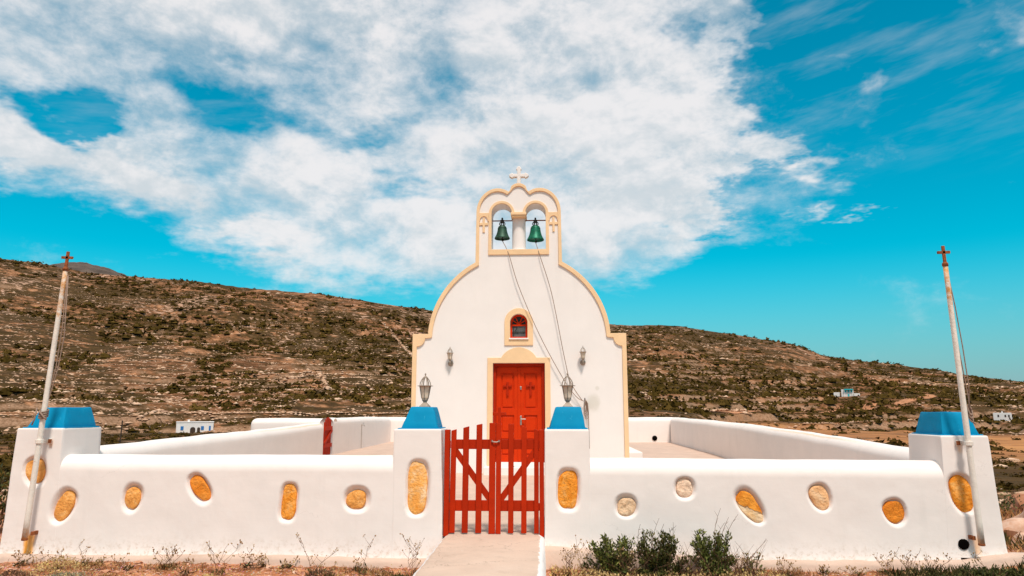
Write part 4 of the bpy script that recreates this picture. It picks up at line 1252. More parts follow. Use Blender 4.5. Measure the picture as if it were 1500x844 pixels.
def picket(x0b, x1b, x0t, x1t, zb, z0, z1, name, parent, y0=GY, th=.022):
    v = [(x0b, y0, zb), (x1b, y0, zb), (x1t, y0, z1), (x0t, y0, z0), (x0b, y0 + th, zb), (x1b, y0 + th, zb), (x1t, y0 + th, z1), (x0t, y0 + th, z0)]
    f = [(0, 1, 2, 3), (7, 6, 5, 4), (4, 5, 1, 0), (1, 5, 6, 2), (2, 6, 7, 3), (3, 7, 4, 0)]
    bm = bmesh.new(); vv = [bm.verts.new(p) for p in v]
    for q_ in f: bm.faces.new([vv[i] for i in q_])
    bmesh.ops.recalc_face_normals(bm, faces=bm.faces[:])
    bmesh.ops.bevel(bm, geom=bm.edges[:], offset=.003, segments=1, affect='EDGES')
    bm.verts.index_update(); vs = [q_.co[:] for q_ in bm.verts]; fs = [[q_.index for q_ in fc.verts] for fc in bm.faces]; bm.free()
    return mesh_obj(name, vs, fs, M['red'], parent)


def bar(p0, p1, wd, y0, th, name, parent):
    a = Vector((p0[0], p0[1])); b = Vector((p1[0], p1[1])); dd = (b - a).normalized(); n = Vector((-dd.y, dd.x)) * wd / 2
    pts = [a - n, b - n, b + n, a + n]
    return mesh_obj(name, [(p.x, y0, p.y) for p in pts] + [(p.x, y0 + th, p.y) for p in pts],
                    [(0, 1, 2, 3), (7, 6, 5, 4), (4, 5, 1, 0), (1, 5, 6, 2), (2, 6, 7, 3), (3, 7, 4, 0)], M['red'], parent)


gl = thing('gate_leaf', 'left leaf of red picket gate with metal latch', 'gate', (-.45, GY, .32), 'two leaves of the red picket gate')
for a in [(-.462, -.402, -.452, -.393, 1.41, 1.426), (-.326, -.260, -.319, -.253, 1.440, 1.458), (-.178, -.113, -.172, -.107, 1.472, 1.485)]:
    picket(*a[:4], .322, a[4], a[5], 'picket', gl)
picket(-.034, .036, -.028, .041, .316, 1.494, 1.494, 'stile', gl, GY - .004, .026)
for z0, z1 in ((1.208, 1.313), (.548, .662)):
    MB().box(-.456, .03, GY + .0245, GY + .050, z0, z1, .003).build('rail', M['red'], gl)
bar((-.425, 1.215), (-.01, .655), .066, GY + .027, .022, 'brace', gl)
MB().tube([(.004, GY - .012, 1.297), (.02, GY - .026, 1.288), (.06, GY - .026, 1.286), (.078, GY - .012, 1.297)], .0065, 6).lathe((.004, GY - .013, 1.286), [(.012, 0), (.012, .022)], 8).lathe((.078, GY - .013, 1.286), [(.012, 0), (.012, .022)], 8).build('latch', M['steel'], gl)
gr = thing('gate_leaf', 'right leaf of red picket gate topped by a small red cross', 'gate', (.52, GY, .32), 'two leaves of the red picket gate')
for a in [(.178, .236, .182, .241, 1.485, 1.481), (.320, .378, .326, .385, 1.462, 1.446), (.460, .510, .465, .518, 1.427, 1.412)]:
    picket(*a[:4], .322, a[4], a[5], 'picket', gr)
picket(.043, .098, .046, .103, .316, 1.494, 1.493, 'stile', gr, GY - .004, .026)
for z0, z1 in ((1.208, 1.313), (.548, .662)):
    MB().box(.048, .512, GY + .0245, GY + .050, z0, z1, .003).build('rail', M['red'], gr)
bar((.495, 1.215), (.075, .64), .066, GY + .027, .022, 'brace', gr)
crg = [(.062, 1.485), (.098, 1.485), (.095, 1.575), (.155, 1.575), (.155, 1.61), (.095, 1.61), (.097, 1.665), (.063, 1.665), (.065, 1.61), (.006, 1.61), (.006, 1.575), (.065, 1.575)]
extrude_poly('cross', [crg], GY + .004, GY + .022, M['red'], gr, .003)
for x0, x1, lab, s in ((-.521, -.466, 'red gate post against left gate pillar', -1), (.521, .571, 'red gate post against right gate pillar', 1)):
    p_ = thing('gate_post', lab, 'post', ((x0 + x1) / 2, GY, .30), 'red posts hanging the gate')
    MB().box(x0, x1, GY - .03, GY + .07, .29, 1.42, .006).build('post', M['red'], p_)
    for z in (.60, 1.26):
        xi = x1 if s < 0 else x0
        MB().box(xi - .012, xi + .012, GY - .008, GY + .0, z - .04, z + .04).build('hinge', M['reddark'], p_)

# side gate in the left yard wall
sg = thing('side_gate', 'small red picket gate set in the left yard wall', 'gate', (-4.97, 10.28, .49))
for i in range(6):
    y0 = 9.99 + i * .103; zt_ = 1.30 + .12 * math.sin(math.pi * (i + .5) / 6) + .01 * i
    MB().box(-4.955, -4.935, y0, y0 + .07, .51, zt_, .004).build('picket', M['red'], sg)
for z0, z1 in ((1.12, 1.22), (.70, .80)):
    MB().box(-4.932, -4.908, 9.985, 10.60, z0, z1, .003).build('rail', M['red'], sg)
b_ = MB().box(-.012, .012, -.36, .36, -.04, .04); b_.xf(Matrix.Translation((-4.919, 10.29, .96)) @ Matrix.Rotation(R(28), 4, 'X')); b_.build('brace', M['red'], sg)


# ------------------------------------------------------------------ flag poles
def flagpole(bx, bz, tx, tz, rope_side, label):
    y = -.13
    t = thing('flagpole', label, 'flagpole', (bx, y, bz), 'rusty flagpoles at the outer corners')
    N = 14
    MB().tube([(bx + (tx - bx) * f, y, bz + (tz - bz) * f) for f in np.linspace(0, 1, N)], list(np.linspace(.031, .0245, N)), 14).build('pole', M['pole'], t, smooth=True)
    xm = lambda z: bx + (tx - bx) * (z - bz) / (tz - bz)
    MB().lathe((tx, y, tz - .02), [(.031, 0), (.031, .03), (.018, .045)], 12).build('pole_cap', M['rust'], t, smooth=True)
    mx = 1 if rope_side > 0 else -1
    lean = (tx - bx) / (tz - bz)
    cr = MB(); X = lambda z: tx + lean * (z - tz)
    cr.box(-.016, .016, -.01, .01, 0, .205, .003).box(-.068, .068, -.010, .010, .118, .148, .003)
    cr.xf(Matrix.Translation((tx, y, tz)) @ Matrix.Rotation(math.atan(lean), 4, 'Y')).build('cross', M['rust'], t)
    for z in (1.29,):
        b = MB().box(xm(z) - .012, xm(z) + .012, y, .02, z - .02, z + .02).box(xm(z) - .07 if mx < 0 else xm(z) + .03, xm(z) - .03 if mx < 0 else xm(z) + .065, -.03, -.012, z - .03, z + .03, .004)
        b.lathe((xm(z), y, z - .022), [(.040, 0), (.042, .005), (.042, .04), (.040, .045)], 14)
        b.build('bracket', M['pole'], t)
        MB().box(xm(z) + mx * .05 - .02, xm(z) + mx * .05 + .02, -.034, -.029, z - .022, z + .022).build('bracket_plate', M['rust'], t)
    MB().box(xm(bz + .06) + mx * .042 - .015, xm(bz + .06) + mx * .042 + .015, y + .04, .02, bz + .035, bz + .075, .004).build('bracket_plate', M['rust'], t)
    MB().lathe((bx, y, bz - .012), [(.027, 0), (.033, .004), (.033, .022), (.031, .024)], 14).build('pole_foot', M['rust'], t)
    return t, xm


fl, xmL = flagpole(-5.066, .25, -4.927, 3.24, 1, 'rusty white flagpole with small cross at the left corner pillar')
fr_, xmR = flagpole(5.032, .28, 4.955, 3.20, -1, 'rusty white flagpole with small cross at the right corner pillar')
hal = MB()
hal.tube([(-4.905, -.12, 3.16), (-4.90, -.12, 2.56), (-4.925, -.12, 2.1), (-4.99, -.12, 1.75), (-5.03, -.12, 1.62)], .006, 5)
hal.tube([(-4.895, -.12, 3.16), (-4.868, -.12, 2.45), (-4.90, -.12, 2.1), (-4.965, -.12, 1.78), (-5.02, -.12, 1.60)], .006, 5)
for k_ in range(4):
    z = 1.56 + .022 * k_; hal.tube([(xmL(z) + .043 * math.cos(a), -.13 + .043 * math.sin(a), z + .016 * math.sin(a)) for a in np.linspace(0, 6.28, 12)], .009, 5)
hal.tube([(-5.02, -.18, 1.62), (-4.95, -.19, 1.55), (-4.93, -.18, 1.53)], .010, 5).tube([(-5.05, -.18, 1.66), (-5.06, -.19, 1.53), (-5.09, -.18, 1.47)], .008, 5)
hal.build('halyard', M['rope'], fl, smooth=True)
hal = MB()
hal.tube([(4.975, -.12, 3.13), (5.02, -.12, 2.75), (5.055, -.12, 2.3), (5.075, -.12, 1.9), (5.06, -.12, 1.62)], .006, 5)
hal.tube([(4.98, -.12, 3.13), (5.0, -.12, 2.4), (5.04, -.12, 1.98), (5.06, -.12, 1.75), (5.055, -.12, 1.6)], .006, 5)
for k_ in range(3):
    hal.tube([(5.062 + .018 * math.cos(a), -.12 + .02 * math.sin(a), 1.56 + .07 * k_ * .5 + .05 * math.sin(a)) for a in np.linspace(0, 6.28, 12)], .008, 5)
hal.tube([(5.06, -.13, 1.6), (5.075, -.14, 1.5), (5.10, -.13, 1.49)], .008, 5)
hal.build('halyard', M['rope'], fr_, smooth=True)

# ------------------------------------------------------------------ houses and far things
M['hwhite'] = material('house_whitewash', (.78, .73, .70), .85, var=.06, vscale=.6)
M['hblue'] = material('house_blue_paint', (.03, .16, .42), .6, var=.1, vscale=2)
M['hteal'] = material('house_turquoise_paint', (.02, .45, .50), .6, var=.1, vscale=2)
M['hstone'] = material('field_stone', (.40, .22, .12), .95, bump=.6, bscale=3, var=.45, vscale=1.5)
M['hdark'] = material('plain_dark_brown', (.05, .03, .02), .8)  # one dark brown for far openings, windows, lean-to roof and posts


def house_frame(loc, az_deg):
    """house local frame: x to the right seen from the chapel yard, y away from it"""
    return Matrix.Translation(loc) @ Matrix.Rotation(-R(az_deg), 4, 'Z')


def hp(mbx, name, mat, parent, fm):
    mbx.xf(fm); return mbx.build(name, mat, parent)


def gz(p): return float(terrain(np.array(p[0]), np.array(p[1])))


z1 = gz(H1); h1 = thing('house', 'low white house with blue shutters and dark arches on the left slope', 'house', (*H1, z1)); fm = house_frame((*H1, z1), -26.15)
hp(MB().box(-4.5, 4.4, 0, 6, -1.5, 3.1, .06), 'wall', M['hwhite'], h1, fm)
hp(MB().box(-4.62, 4.52, -.1, 6.1, 3.1, 3.28, .04), 'roof', M['hwhite'], h1, fm)
hp(MB().box(-4.9, 6.2, -2.2, -.02, -1.6, .35, .05), 'terrace', M['hstone'], h1, fm)
hp(MB().box(4.45, 6.6, -.5, 4, -1.2, 1.0, .05), 'annex', M['hwhite'], h1, fm)
for x in (-3.1, 1.75):
    wn = hp(MB().box(x - .35, x + .35, -.08, .02, 1.15, 2.15), 'window', M['hblue'], h1, fm)
hp(MB().box(3.3, 3.75, -.09, .02, .5, 2.2), 'door', M['hblue'], h1, fm)
for x, w_, hh in ((-.55, .62, 1.75), (.85, .36, 1.75)):
    poly = [(x - w_, .38), (x + w_, .38)] + arc(x, hh - w_ * .6, w_, w_ * .9, 0, 180, 10)
    v = [(a, -.07, b) for a, b in poly] + [(a, .05, b) for a, b in poly]; n_ = len(poly)
    f = [tuple(range(n_)), tuple(reversed(range(n_, 2 * n_)))] + [(i + n_, (i + 1) % n_ + n_, (i + 1) % n_, i) for i in range(n_)]
    hp(MB().add(v, f), 'arch_opening', M['hdark'], h1, fm)
hp(MB().box(-1.9, -1.4, 2, 2.5, 3.25, 3.8), 'chimney', M['hwhite'], h1, fm)

z2 = gz(H2); h2 = thing('house', 'white house with turquoise veranda on the right hillside', 'house', (*H2, z2)); fm = house_frame((*H2, z2), 22.1)
hp(MB().box(-2.2, 3.0, 0, 6, -1, 3.3, .05), 'wall', M['hwhite'], h2, fm)
hp(MB().box(3.02, 5.6, -.3, 5, -1, 1.5, .05), 'annex', M['hwhite'], h2, fm)
hp(MB().box(-5.5, -2.9, 1, 5, -1, 2.0, .05), 'annex', M['hwhite'], h2, fm)
hp(MB().box(-1.0, 2.9, -.9, .4, 3.05, 3.55, .03), 'veranda_roof', M['hteal'], h2, fm)
for x in (-.4, .9, 2.2):
    hp(MB().box(x - .35, x + .35, -.07, .02, 2.0, 2.95), 'window', M['hteal'], h2, fm)
for x in (-.85, 2.75):
    hp(MB().box(x - .06, x + .06, -.85, -.75, -.6, 3.06), 'veranda_post', M['hwhite'], h2, fm)
hp(MB().box(.5, 1.2, -.08, .02, -.2, 1.3), 'door', M['hteal'], h2, fm)

z3 = gz(H3); h3 = thing('house', 'small plain white house with dark lean-to roof at the right edge', 'house', (*H3, z3)); fm = house_frame((*H3, z3), 31.4)
hp(MB().box(-3.6, 2.2, 0, 5, -1, 2.9, .05), 'wall', M['hwhite'], h3, fm)
hp(MB().box(2.22, 4.6, .2, 4.5, -1, 1.1, .05), 'annex', M['hwhite'], h3, fm)
ln = MB().add([(2.22, 0, 2.6), (4.3, 0, 1.4), (4.3, 4.6, 1.4), (2.22, 4.6, 2.6), (2.22, 0, 2.72), (4.3, 0, 1.52), (4.3, 4.6, 1.52), (2.22, 4.6, 2.72)], [(0, 3, 2, 1), (4, 5, 6, 7), (0, 1, 5, 4), (1, 2, 6, 5), (2, 3, 7, 6), (3, 0, 4, 7)])
hp(ln, 'lean_to_roof', M['hdark'], h3, fm)
for x in (-2.0, .2, 1.3):
    hp(MB().box(x - .25, x + .25, -.07, .02, 1.4, 2.2), 'window', M['hdark'], h3, fm)
hp(MB().box(-.9, -.5, 1, 1.4, 2.85, 3.5), 'chimney', M['hwhite'], h3, fm)

z4 = gz(HUT); hu = thing('stone_hut', 'ruined brown stone hut with blue door on the orange field', 'hut', (*HUT, z4)); fm = house_frame((*HUT, z4), 21.6)
wv = [(-1.1, -.5), (1.2, -.5), (1.2, 1.9), (.5, 2.05), (-.3, 1.75), (-1.1, 1.6)]
v = [(a, 0, b) for a, b in wv] + [(a, 2.4, b + .2) for a, b in wv]; n_ = len(wv)
hp(MB().add(v, [tuple(range(n_)), tuple(reversed(range(n_, 2 * n_)))] + [(i + n_, (i + 1) % n_ + n_, (i + 1) % n_, i) for i in range(n_)]), 'wall', M['hstone'], hu, fm)
hp(MB().box(.55, 1.05, -.06, .03, -.3, .55), 'door', M['hblue'], hu, fm)
for k_, (a_, r_) in enumerate(((-30.85, 62), (-22.0, 70))):
    px_, py_ = polar(a_, r_); pz_ = gz((px_, py_)); top_ = (CAM[2] + r_ * math.tan(R(-.75 if k_ == 0 else -1.05)))
    o = MB().tube([(px_, py_, pz_ - .3), (px_ + .05, py_, top_)], .045, 7).build('wooden_post', M['hdark'], None)
    tag(o, ['thin dark post standing in the scrub beyond the left wall', 'short thin dark post beyond the left wall near the white house'][k_], 'post', 'posts in the scrub beyond the wall')


# dry stone walls crossing the hillside
def stone_wall(pts, label, hgt=.9, seed=0):
    r_ = np.random.default_rng(seed); P = []
    for (a0, r0), (a1, r1_) in zip(pts[:-1], pts[1:]):
        p0 = np.array(polar(a0, r0)); p1 = np.array(polar(a1, r1_)); L = np.linalg.norm(p1 - p0); n = max(2, int(L / .75))
        for f in np.linspace(0, 1, n, endpoint=False):
            P.append(p0 + (p1 - p0) * f + r_.normal(size=2) * .35)
    P = np.array(P); Z = terrain(P[:, 0], P[:, 1]) + r_.uniform(.1, hgt, len(P))
    o = scatter('field_wall', [rock_mesh(100 + i) for i in range(4)], np.stack([P[:, 0], P[:, 1], Z], -1), r_.uniform(.5, .95, len(P)), M['hillrock'], zsq=np.full(len(P), .9))
    tag(o, label, 'stone wall', 'dry stone walls on the hillside')


stone_wall([(-13.2, 560), (-12.3, 520), (-11.2, 440), (-10.2, 400), (-9.4, 370), (-8.6, 350)], 'pale dry stone wall winding down the slope just left of the chapel', seed=1)
stone_wall([(-25.2, 260), (-22.5, 290), (-20.3, 300), (-18.0, 330)], 'pale stone wall climbing the slope above the low white house', seed=2)
stone_wall([(-17.8, 330), (-17.4, 300), (-17.0, 262)], 'short pale stone wall dropping down the mid slope left of chapel', seed=3)
stone_wall([(7.5, 250), (10, 235), (12.5, 240), (15.5, 250)], 'pale stone wall across the slope right of the chapel', seed=4)


# dirt track on the right
def track():
    pts = [(13.0, 236), (16, 262), (19, 285), (22, 312), (25, 340), (27.5, 375)]
    P = np.array([polar(*p) for p in pts]); s = np.concatenate([[0], np.cumsum(np.hypot(*np.diff(P, axis=0).T))]); tq = np.linspace(0, s[-1], 160)
    X = np.interp(tq, s, P[:, 0]) ; Y = np.interp(tq, s, P[:, 1]); dx_ = np.gradient(X); dy_ = np.gradient(Y); L = np.hypot(dx_, dy_)
    rows = []
    for o_ in np.linspace(-2.6, 2.6, 7):
        x = X - dy_ / L * o_; y = Y + dx_ / L * o_; rows.append(np.stack([x, y, terrain(x, y) + .35 - .05 * abs(o_)], -1))
    A = np.stack(rows); n, m = A.shape[:2]; idx = np.arange(n * m).reshape(n, m)
    q = np.stack([idx[:-1, :-1], idx[:-1, 1:], idx[1:, 1:], idx[1:, :-1]], -1).reshape(-1, 4)
    o = fast_mesh('dirt_track', A.reshape(-1, 3), q, material('track_dirt', (.46, .20, .095), .95, var=.3, vscale=.3, bump=.3, bscale=2)); tag(o, kind='structure')


track()

# ------------------------------------------------------------------ plants by the wall
M['leaf'] = leaf_material('shrub_leaf', (.035, .044, .008), (.095, .108, .022), (.22, .215, .055), 9, .45)
M['leafdark'] = leaf_material('dark_shrub_leaf', (.024, .026, .005), (.060, .063, .013), (.14, .125, .03), 7, .55)
M['greyleaf'] = leaf_material('grey_green_leaf', (.16, .15, .09), (.26, .24, .15), (.36, .32, .20), 6, .8)
M['twig'] = material('dry_twig', (.17, .085, .045), .9, var=.35, vscale=20)
M['bud'] = leaf_material('dry_seed_head', (.20, .10, .04), (.34, .19, .08), (.50, .36, .18), 9, .9)
M['straw'] = leaf_material('dry_straw', (.20, .085, .03), (.36, .17, .06), (.56, .36, .16), 3, .9)
M['flower'] = leaf_material('dried_flowers', (.36, .20, .07), (.55, .38, .18), (.66, .46, .14), 4, .9)
M['grass'] = leaf_material('rough_grass', (.030, .028, .007), (.065, .055, .014), (.17, .115, .035), 3, .8)


def leaf_quads(C, D, size, r_, wd=.42):
    """folded leaf: two triangles each side of a midrib, at C pointing along D"""
    n = len(C); D = D / (np.linalg.norm(D, axis=1)[:, None] + 1e-9)
    up = r_.normal(size=(n, 3)) * .6 + [0, 0, 1]; Sd = np.cross(D, up); Sd /= np.linalg.norm(Sd, axis=1)[:, None] + 1e-9
    N = np.cross(Sd, D); s = size[:, None]
    base = C; tip = C + D * s; mid = C + D * s * .5 - N * s * .06
    l = mid + Sd * s * wd * .5 + N * s * .10; rr = mid - Sd * s * wd * .5 + N * s * .10
    v = np.stack([base, l, tip, rr], 1).reshape(-1, 3); b = np.arange(n)[:, None] * 4
    f = np.concatenate([b + [0, 1, 2], b + [0, 2, 3]], 1).reshape(-1, 3)
    return v, f


def bush(x, y, rx, ht, label, name='bush', leaves=1500, mat='leaf', size=(.020, .042), seed=0, stems=34, lean=0, group=None, cat='bush', gap=.0):
    r_ = np.random.default_rng(seed); z = gz((x, y))
    b = thing(name, label, cat, (x, y, z), group)
    tips = []
    for i in range(stems):
        th = r_.uniform(0, 2 * np.pi); u = r_.uniform(.25, 1) ** .8; el_ = r_.uniform(.15, 1.0)
        rad = rx * u * math.sqrt(max(0, 1 - (el_ * .85) ** 2)); tips.append((x + rad * math.cos(th) + lean * el_, y + rad * math.sin(th) * .8, z + ht * el_ * r_.uniform(.75, 1.05)))
    st = MB(); C = []; D = []
    for tpt in tips:
        p0 = Vector((x + r_.normal() * .03 + (tpt[0] - x) * .25, y + r_.normal() * .03, z - .02)); p2 = Vector(tpt); pm = (p0 + p2) / 2 + Vector((r_.normal() * .02, r_.normal() * .02, .05 * ht))
        pts = [p0, pm, p2]; st.tube(pts, [.006, .004, .0015], 4, cap=False)
        k = max(6, int(leaves / stems))
        for j in range(k):
            f = 1 - r_.uniform(0, .75) ** 1.3
            q = p0 * (1 - f) ** 2 + 2 * pm * f * (1 - f) + p2 * f * f if False else (pm.lerp(p2, (f - .5) * 2) if f > .5 else p0.lerp(pm, f * 2))
            C.append(np.array(q) + r_.normal(size=3) * .014 * (rx / .3)); dd = np.array(p2 - pm); dd = dd / (np.linalg.norm(dd) + 1e-6)
            D.append(dd * .6 + r_.normal(size=3) * .65 + [0, 0, .25])
    st.build('stems', M['twig'], b)
    v, f = leaf_quads(np.array(C), np.array(D), r_.uniform(*size, len(C)), r_)
    tag(fast_mesh('foliage', v, f, M[mat], b, smooth=False), kind='stuff')
    return b


def weed(x, y, ht, label, seed, n=3, lean=.12, buds='bud', cat='weed', group='dry weeds along the wall', basal=True):
    r_ = np.random.default_rng(seed); z = gz((x, y))
    t = thing('dry_weed', label, cat, (x, y, z), group); st = MB(); bC = []
    for i in range(n):
        h = ht * r_.uniform(.65, 1.0); lx, ly = r_.normal() * lean, r_.normal() * lean * .5
        pts = [Vector((x + r_.normal() * .015 + lx * f ** 1.4 + .012 * math.sin(7 * f + i), y + ly * f, z - .02 + h * f)) for f in np.linspace(0, 1, 7)]
        st.tube(pts, list(np.linspace(.0032, .0014, 7)), 4, cap=False)
        bC.append(pts[-1])
        for j in range(r_.integers(4, 8)):
            f = r_.uniform(.3, .95); k = min(5, int(f * 6)); p = pts[k].lerp(pts[k + 1], f * 6 - k)
            s = r_.choice([-1, 1]); L = r_.uniform(.04, .11) * (ht / .4)
            e = p + Vector((s * L * .75, r_.normal() * .03, L)); st.tube([p, p.lerp(e, .5) + Vector((s * .006, 0, -.004)), e], [.0018, .0014, .001], 4, cap=False)
            bC.append(e)
            for q_ in range(r_.integers(0, 3)):
                bC.append(e + Vector((r_.normal() * .012, r_.normal() * .012, r_.uniform(-.02, .02))))
    st.build('stalks', M['twig'], t)
    C = np.array([np.array(b) for b in bC]); v0, f0 = ico(1)
    P = C; S = r_.uniform(.004, .008, len(P))
    tag(scatter('seed_heads', [(v0, f0)], P, S, M[buds], zsq=np.full(len(P), 1.2), parent=t), kind='stuff')
    if basal:
        k = 26; C = np.array([[x, y, z + .01]] * k) + r_.normal(size=(k, 3)) * [.035, .03, .012]; D = r_.normal(size=(k, 3)) * [1, 1, .3] + [0, 0, .8]
        v, f = leaf_quads(C, D, r_.uniform(.03, .07, k), r_, .3); tag(fast_mesh('basal_leaves', v, f, M['grass'], t, smooth=False), kind='stuff')


G3 = 'green bushes against the right wall'
bush(1.27, -.36, .33, .47, 'leafy green bush nearest the gate in front of right wall', seed=1, group=G3, leaves=3200, size=(.026, .052), stems=48)
bush(1.74, -.40, .33, .50, 'middle dark green bush in front of right wall below speckled round stone', seed=2, mat='leafdark', leaves=3600, group=G3, size=(.024, .050), stems=50)
bush(2.25, -.38, .26, .54, 'tallest green bush with bare twigs in front of right wall', seed=3, group=G3, leaves=3200, size=(.026, .052), stems=46)
bush(2.62, -.36, .14, .26, 'small sprig of green leaves right of the three bushes', seed=4, leaves=260, stems=9, size=(.018, .034), lean=.05)
tw = thing('bare_branch', 'long bare reddish twigs rising from the tallest bush', 'branch', (2.3, -.38, 0)); st = MB(); r_ = np.random.default_rng(5)
for (bx_, ex, ez) in ((2.2, 2.36, .66), (2.25, 2.52, .60), (2.28, 2.42, .57), (2.15, 2.40, .52), (2.5, 2.78, .36), (1.62, 1.72, .56), (1.66, 1.76, .50), (1.5, 1.55, .50), (1.82, 1.86, .52)):
    p0 = Vector((bx_, -.37, .03)); e = Vector((ex, -.40, ez)); pts = [p0.lerp(e, f) + Vector((.02 * math.sin(5 * f + bx_ * 9), 0, .01 * math.cos(8 * f))) for f in np.linspace(0, 1, 8)]
    st.tube(pts, list(np.linspace(.0045, .0015, 8)), 4, cap=False)
    for j in (3, 4, 5, 6):
        s = r_.choice([-1, 1]); st.tube([pts[j], pts[j] + Vector((s * .03, 0, .05 + .02 * r_.normal()))], [.002, .001], 4, cap=False)
st.build('twigs', M['twig'], tw)
brm = thing('dry_brush', 'tangle of dry reddish brush among the green bushes', 'brush', (1.95, -.40, 0)); st = MB()
for i in range(150):
    bx_ = r_.uniform(1.35, 2.65); p0 = Vector((bx_, r_.uniform(-.52, -.30), .0)); e = p0 + Vector((r_.normal() * .13, r_.normal() * .06, r_.uniform(.12, .34)))
    m_ = p0.lerp(e, .5) + Vector((r_.normal() * .03, 0, .02)); st.tube([p0, m_, e], [.003, .002, .001], 3, cap=False)
    st.tube([m_, m_ + Vector((r_.normal() * .05, 0, .06))], [.0015, .001], 3, cap=False)
st.build('twigs', M['twig'], brm)

PXW = lambda px, y: .6 + (px - 800) / 1050 * (y + 8) * 1.0
for i, (px, y, ht, n, lab) in enumerate([
        (333, -.42, .40, 3, 'tall branching dry weed with seed heads under the tilted orange stone'),
        (378, -.30, .20, 3, 'short dry weed beside a loose stone at the wall foot'),
        (470, -.45, .40, 2, 'leaning dry weed below the narrow upright stone'),
        (608, -.55, .46, 4, 'bushy dry weed at the left edge of the path'),
        (262, -.30, .28, 4, 'fine pale dry weed with many heads near the left wall foot'),
        (134, -.25, .30, 1, 'single thin dry stalk near the left corner pillar'),
        (540, -.35, .42, 1, 'faint feathery grass stalk below the oval stone'),
        (828, -.50, .34, 4, 'branching dry weed beside right edge of path'),
        (848, -.45, .42, 3, 'tall reddish weed between path and the nearest bush'),
        (905, -.50, .46, 3, 'tall dry weed with dark heads rising through the first bush'),
        (1082, -.45, .30, 4, 'dry weed right of the tallest bush'),
        (1125, -.35, .22, 3, 'low dry weed under the tilted two-tone stone'),
        (1262, -.30, .26, 3, 'leaning dry flower stalks at right wall foot'),
        (1295, -.30, .28, 4, 'spreading dry flower stalks below the orange egg-shaped stone'),
        (1322, -.30, .27, 3, 'dry flower stalks left of the drain hole'),
        (1407, -.40, .30, 2, 'dry stalk with yellow heads beside the drain hole')]):
    weed(PXW(px, y), y, ht, lab, 40 + i, n, lean=.16 if 'lean' in lab or 'spread' in lab else .09)

r_ = np.random.default_rng(333)
SPOT = {'B': 'leftmost tilted stone in left wall', 'C': 'egg-shaped stone in left wall', 'D': 'back-tilted orange stone in left wall', 'E': 'narrow upright orange stone', 'F': 'wide oval stone left of the gate',
        'J': 'pale round stone', 'K': 'large tilted two-tone stone', 'L': 'salmon stone in right wall', 'M': 'lowest orange stone in right wall'}
for i, (k_, nm) in enumerate(SPOT.items()):
    for sgn, wd in ((-1, 'left'), (1, 'right')):
        weed(NICHE[k_][0][0] + sgn * r_.uniform(.10, .24), r_.uniform(-.55, -.2), r_.uniform(.10, .24), 'weed sprig below and just %s of the %s' % (wd, nm), 80 + 2 * i + (sgn > 0), int(r_.integers(2, 5)), lean=.12, group='small weed sprigs along the front wall')


def cushion(x, y, rx, ht, label, mat, seed, n=900, size=(.012, .03), name='cushion_plant'):
    r_ = np.random.default_rng(seed); z = gz((x, y))
    th = r_.uniform(0, 2 * np.pi, n); u = r_.uniform(0, 1, n); rr = np.sqrt(1 - u * u) * r_.uniform(.6, 1.05, n)
    C = np.stack([x + rx * rr * np.cos(th), y + rx * .8 * rr * np.sin(th), z - .01 + ht * u * r_.uniform(.6, 1.05, n)], -1)
    D = np.stack([np.cos(th) * rr, np.sin(th) * rr, .5 + u], -1) + r_.normal(size=(n, 3)) * .5
    v, f = leaf_quads(C, D, r_.uniform(*size, n), r_, .45)
    o = fast_mesh(name, v - [x, y, z], f, M[mat], None, smooth=False); o.location = (x, y, z)
    return tag(o, label, 'plant', 'low cushion plants on the soil')


cushion(PXW(95, -.55), -.50, .30, .16, 'low cushion plant with dry brown flower heads left foreground', 'flower', 1, 1000)
cushion(PXW(105, -.85), -.82, .26, .09, 'grey green cushion plant in front of the brown one', 'greyleaf', 2, 1100)
cushion(PXW(28, -.75), -.72, .22, .09, 'dark spiny cushion plant at the left corner', 'twig', 3, 1000)
cushion(PXW(165, -.85), -.80, .16, .10, 'rusty brown dry cushion plant left foreground', 'straw', 4, 500)
cushion(PXW(262, -.25), -.30, .14, .06, 'flat straw coloured cushion by the left wall foot', 'straw', 5, 350)
cushion(PXW(480, -.45), -.45, .15, .05, 'small dark brown cushion below the narrow stone', 'twig', 6, 400)
cushion(PXW(590, -.8), -.74, .16, .09, 'brown green dry cushion close to the left edge of the path', 'grass', 7, 800, (.02, .05))
cushion(PXW(150, -.35), -.34, .14, .06, 'tiny brown cushion between the flowery cushion and the wall', 'straw', 8, 350)
cushion(PXW(318, -.7), -.66, .12, .07, 'yellowish cushion at the foot of the tall branching weed', 'flower', 9, 350)
for i, (px, y, rx, ht, lab) in enumerate([(1345, -.62, .22, .10, 'low green shrub in right foreground nearest the bushes'), (1392, -.62, .30, .18, 'low green shrub under the drain hole'), (1448, -.62, .34, .20, 'low dense green shrub at foot of right corner pillar'), (1498, -.50, .42, .30, 'tallest low green shrub at the far right corner'), (1290, -.75, .16, .07, 'flat dark green shrub in front of right wall')]):
    bush(PXW(px, y), y, rx, ht, lab, 'low_shrub', 1800, 'leafdark', (.018, .040), 60 + i, 34, group='low shrubs at the right corner')
bush(-6.75, 1.6, .8, 1.05, 'large dark bush outside the left corner pillar', 'bush', 1500, 'leafdark', (.05, .10), 71, 40)
bush(7.75, 4.2, .55, .5, 'rounded dark bush beyond the right corner pillar', 'bush', 1200, 'leafdark', (.03, .06), 72, 36)
bush(8.6, 7.5, .8, .8, 'dark green bush farther back beyond the right corner', 'bush', 1200, 'leafdark', (.05, .09), 73, 36)


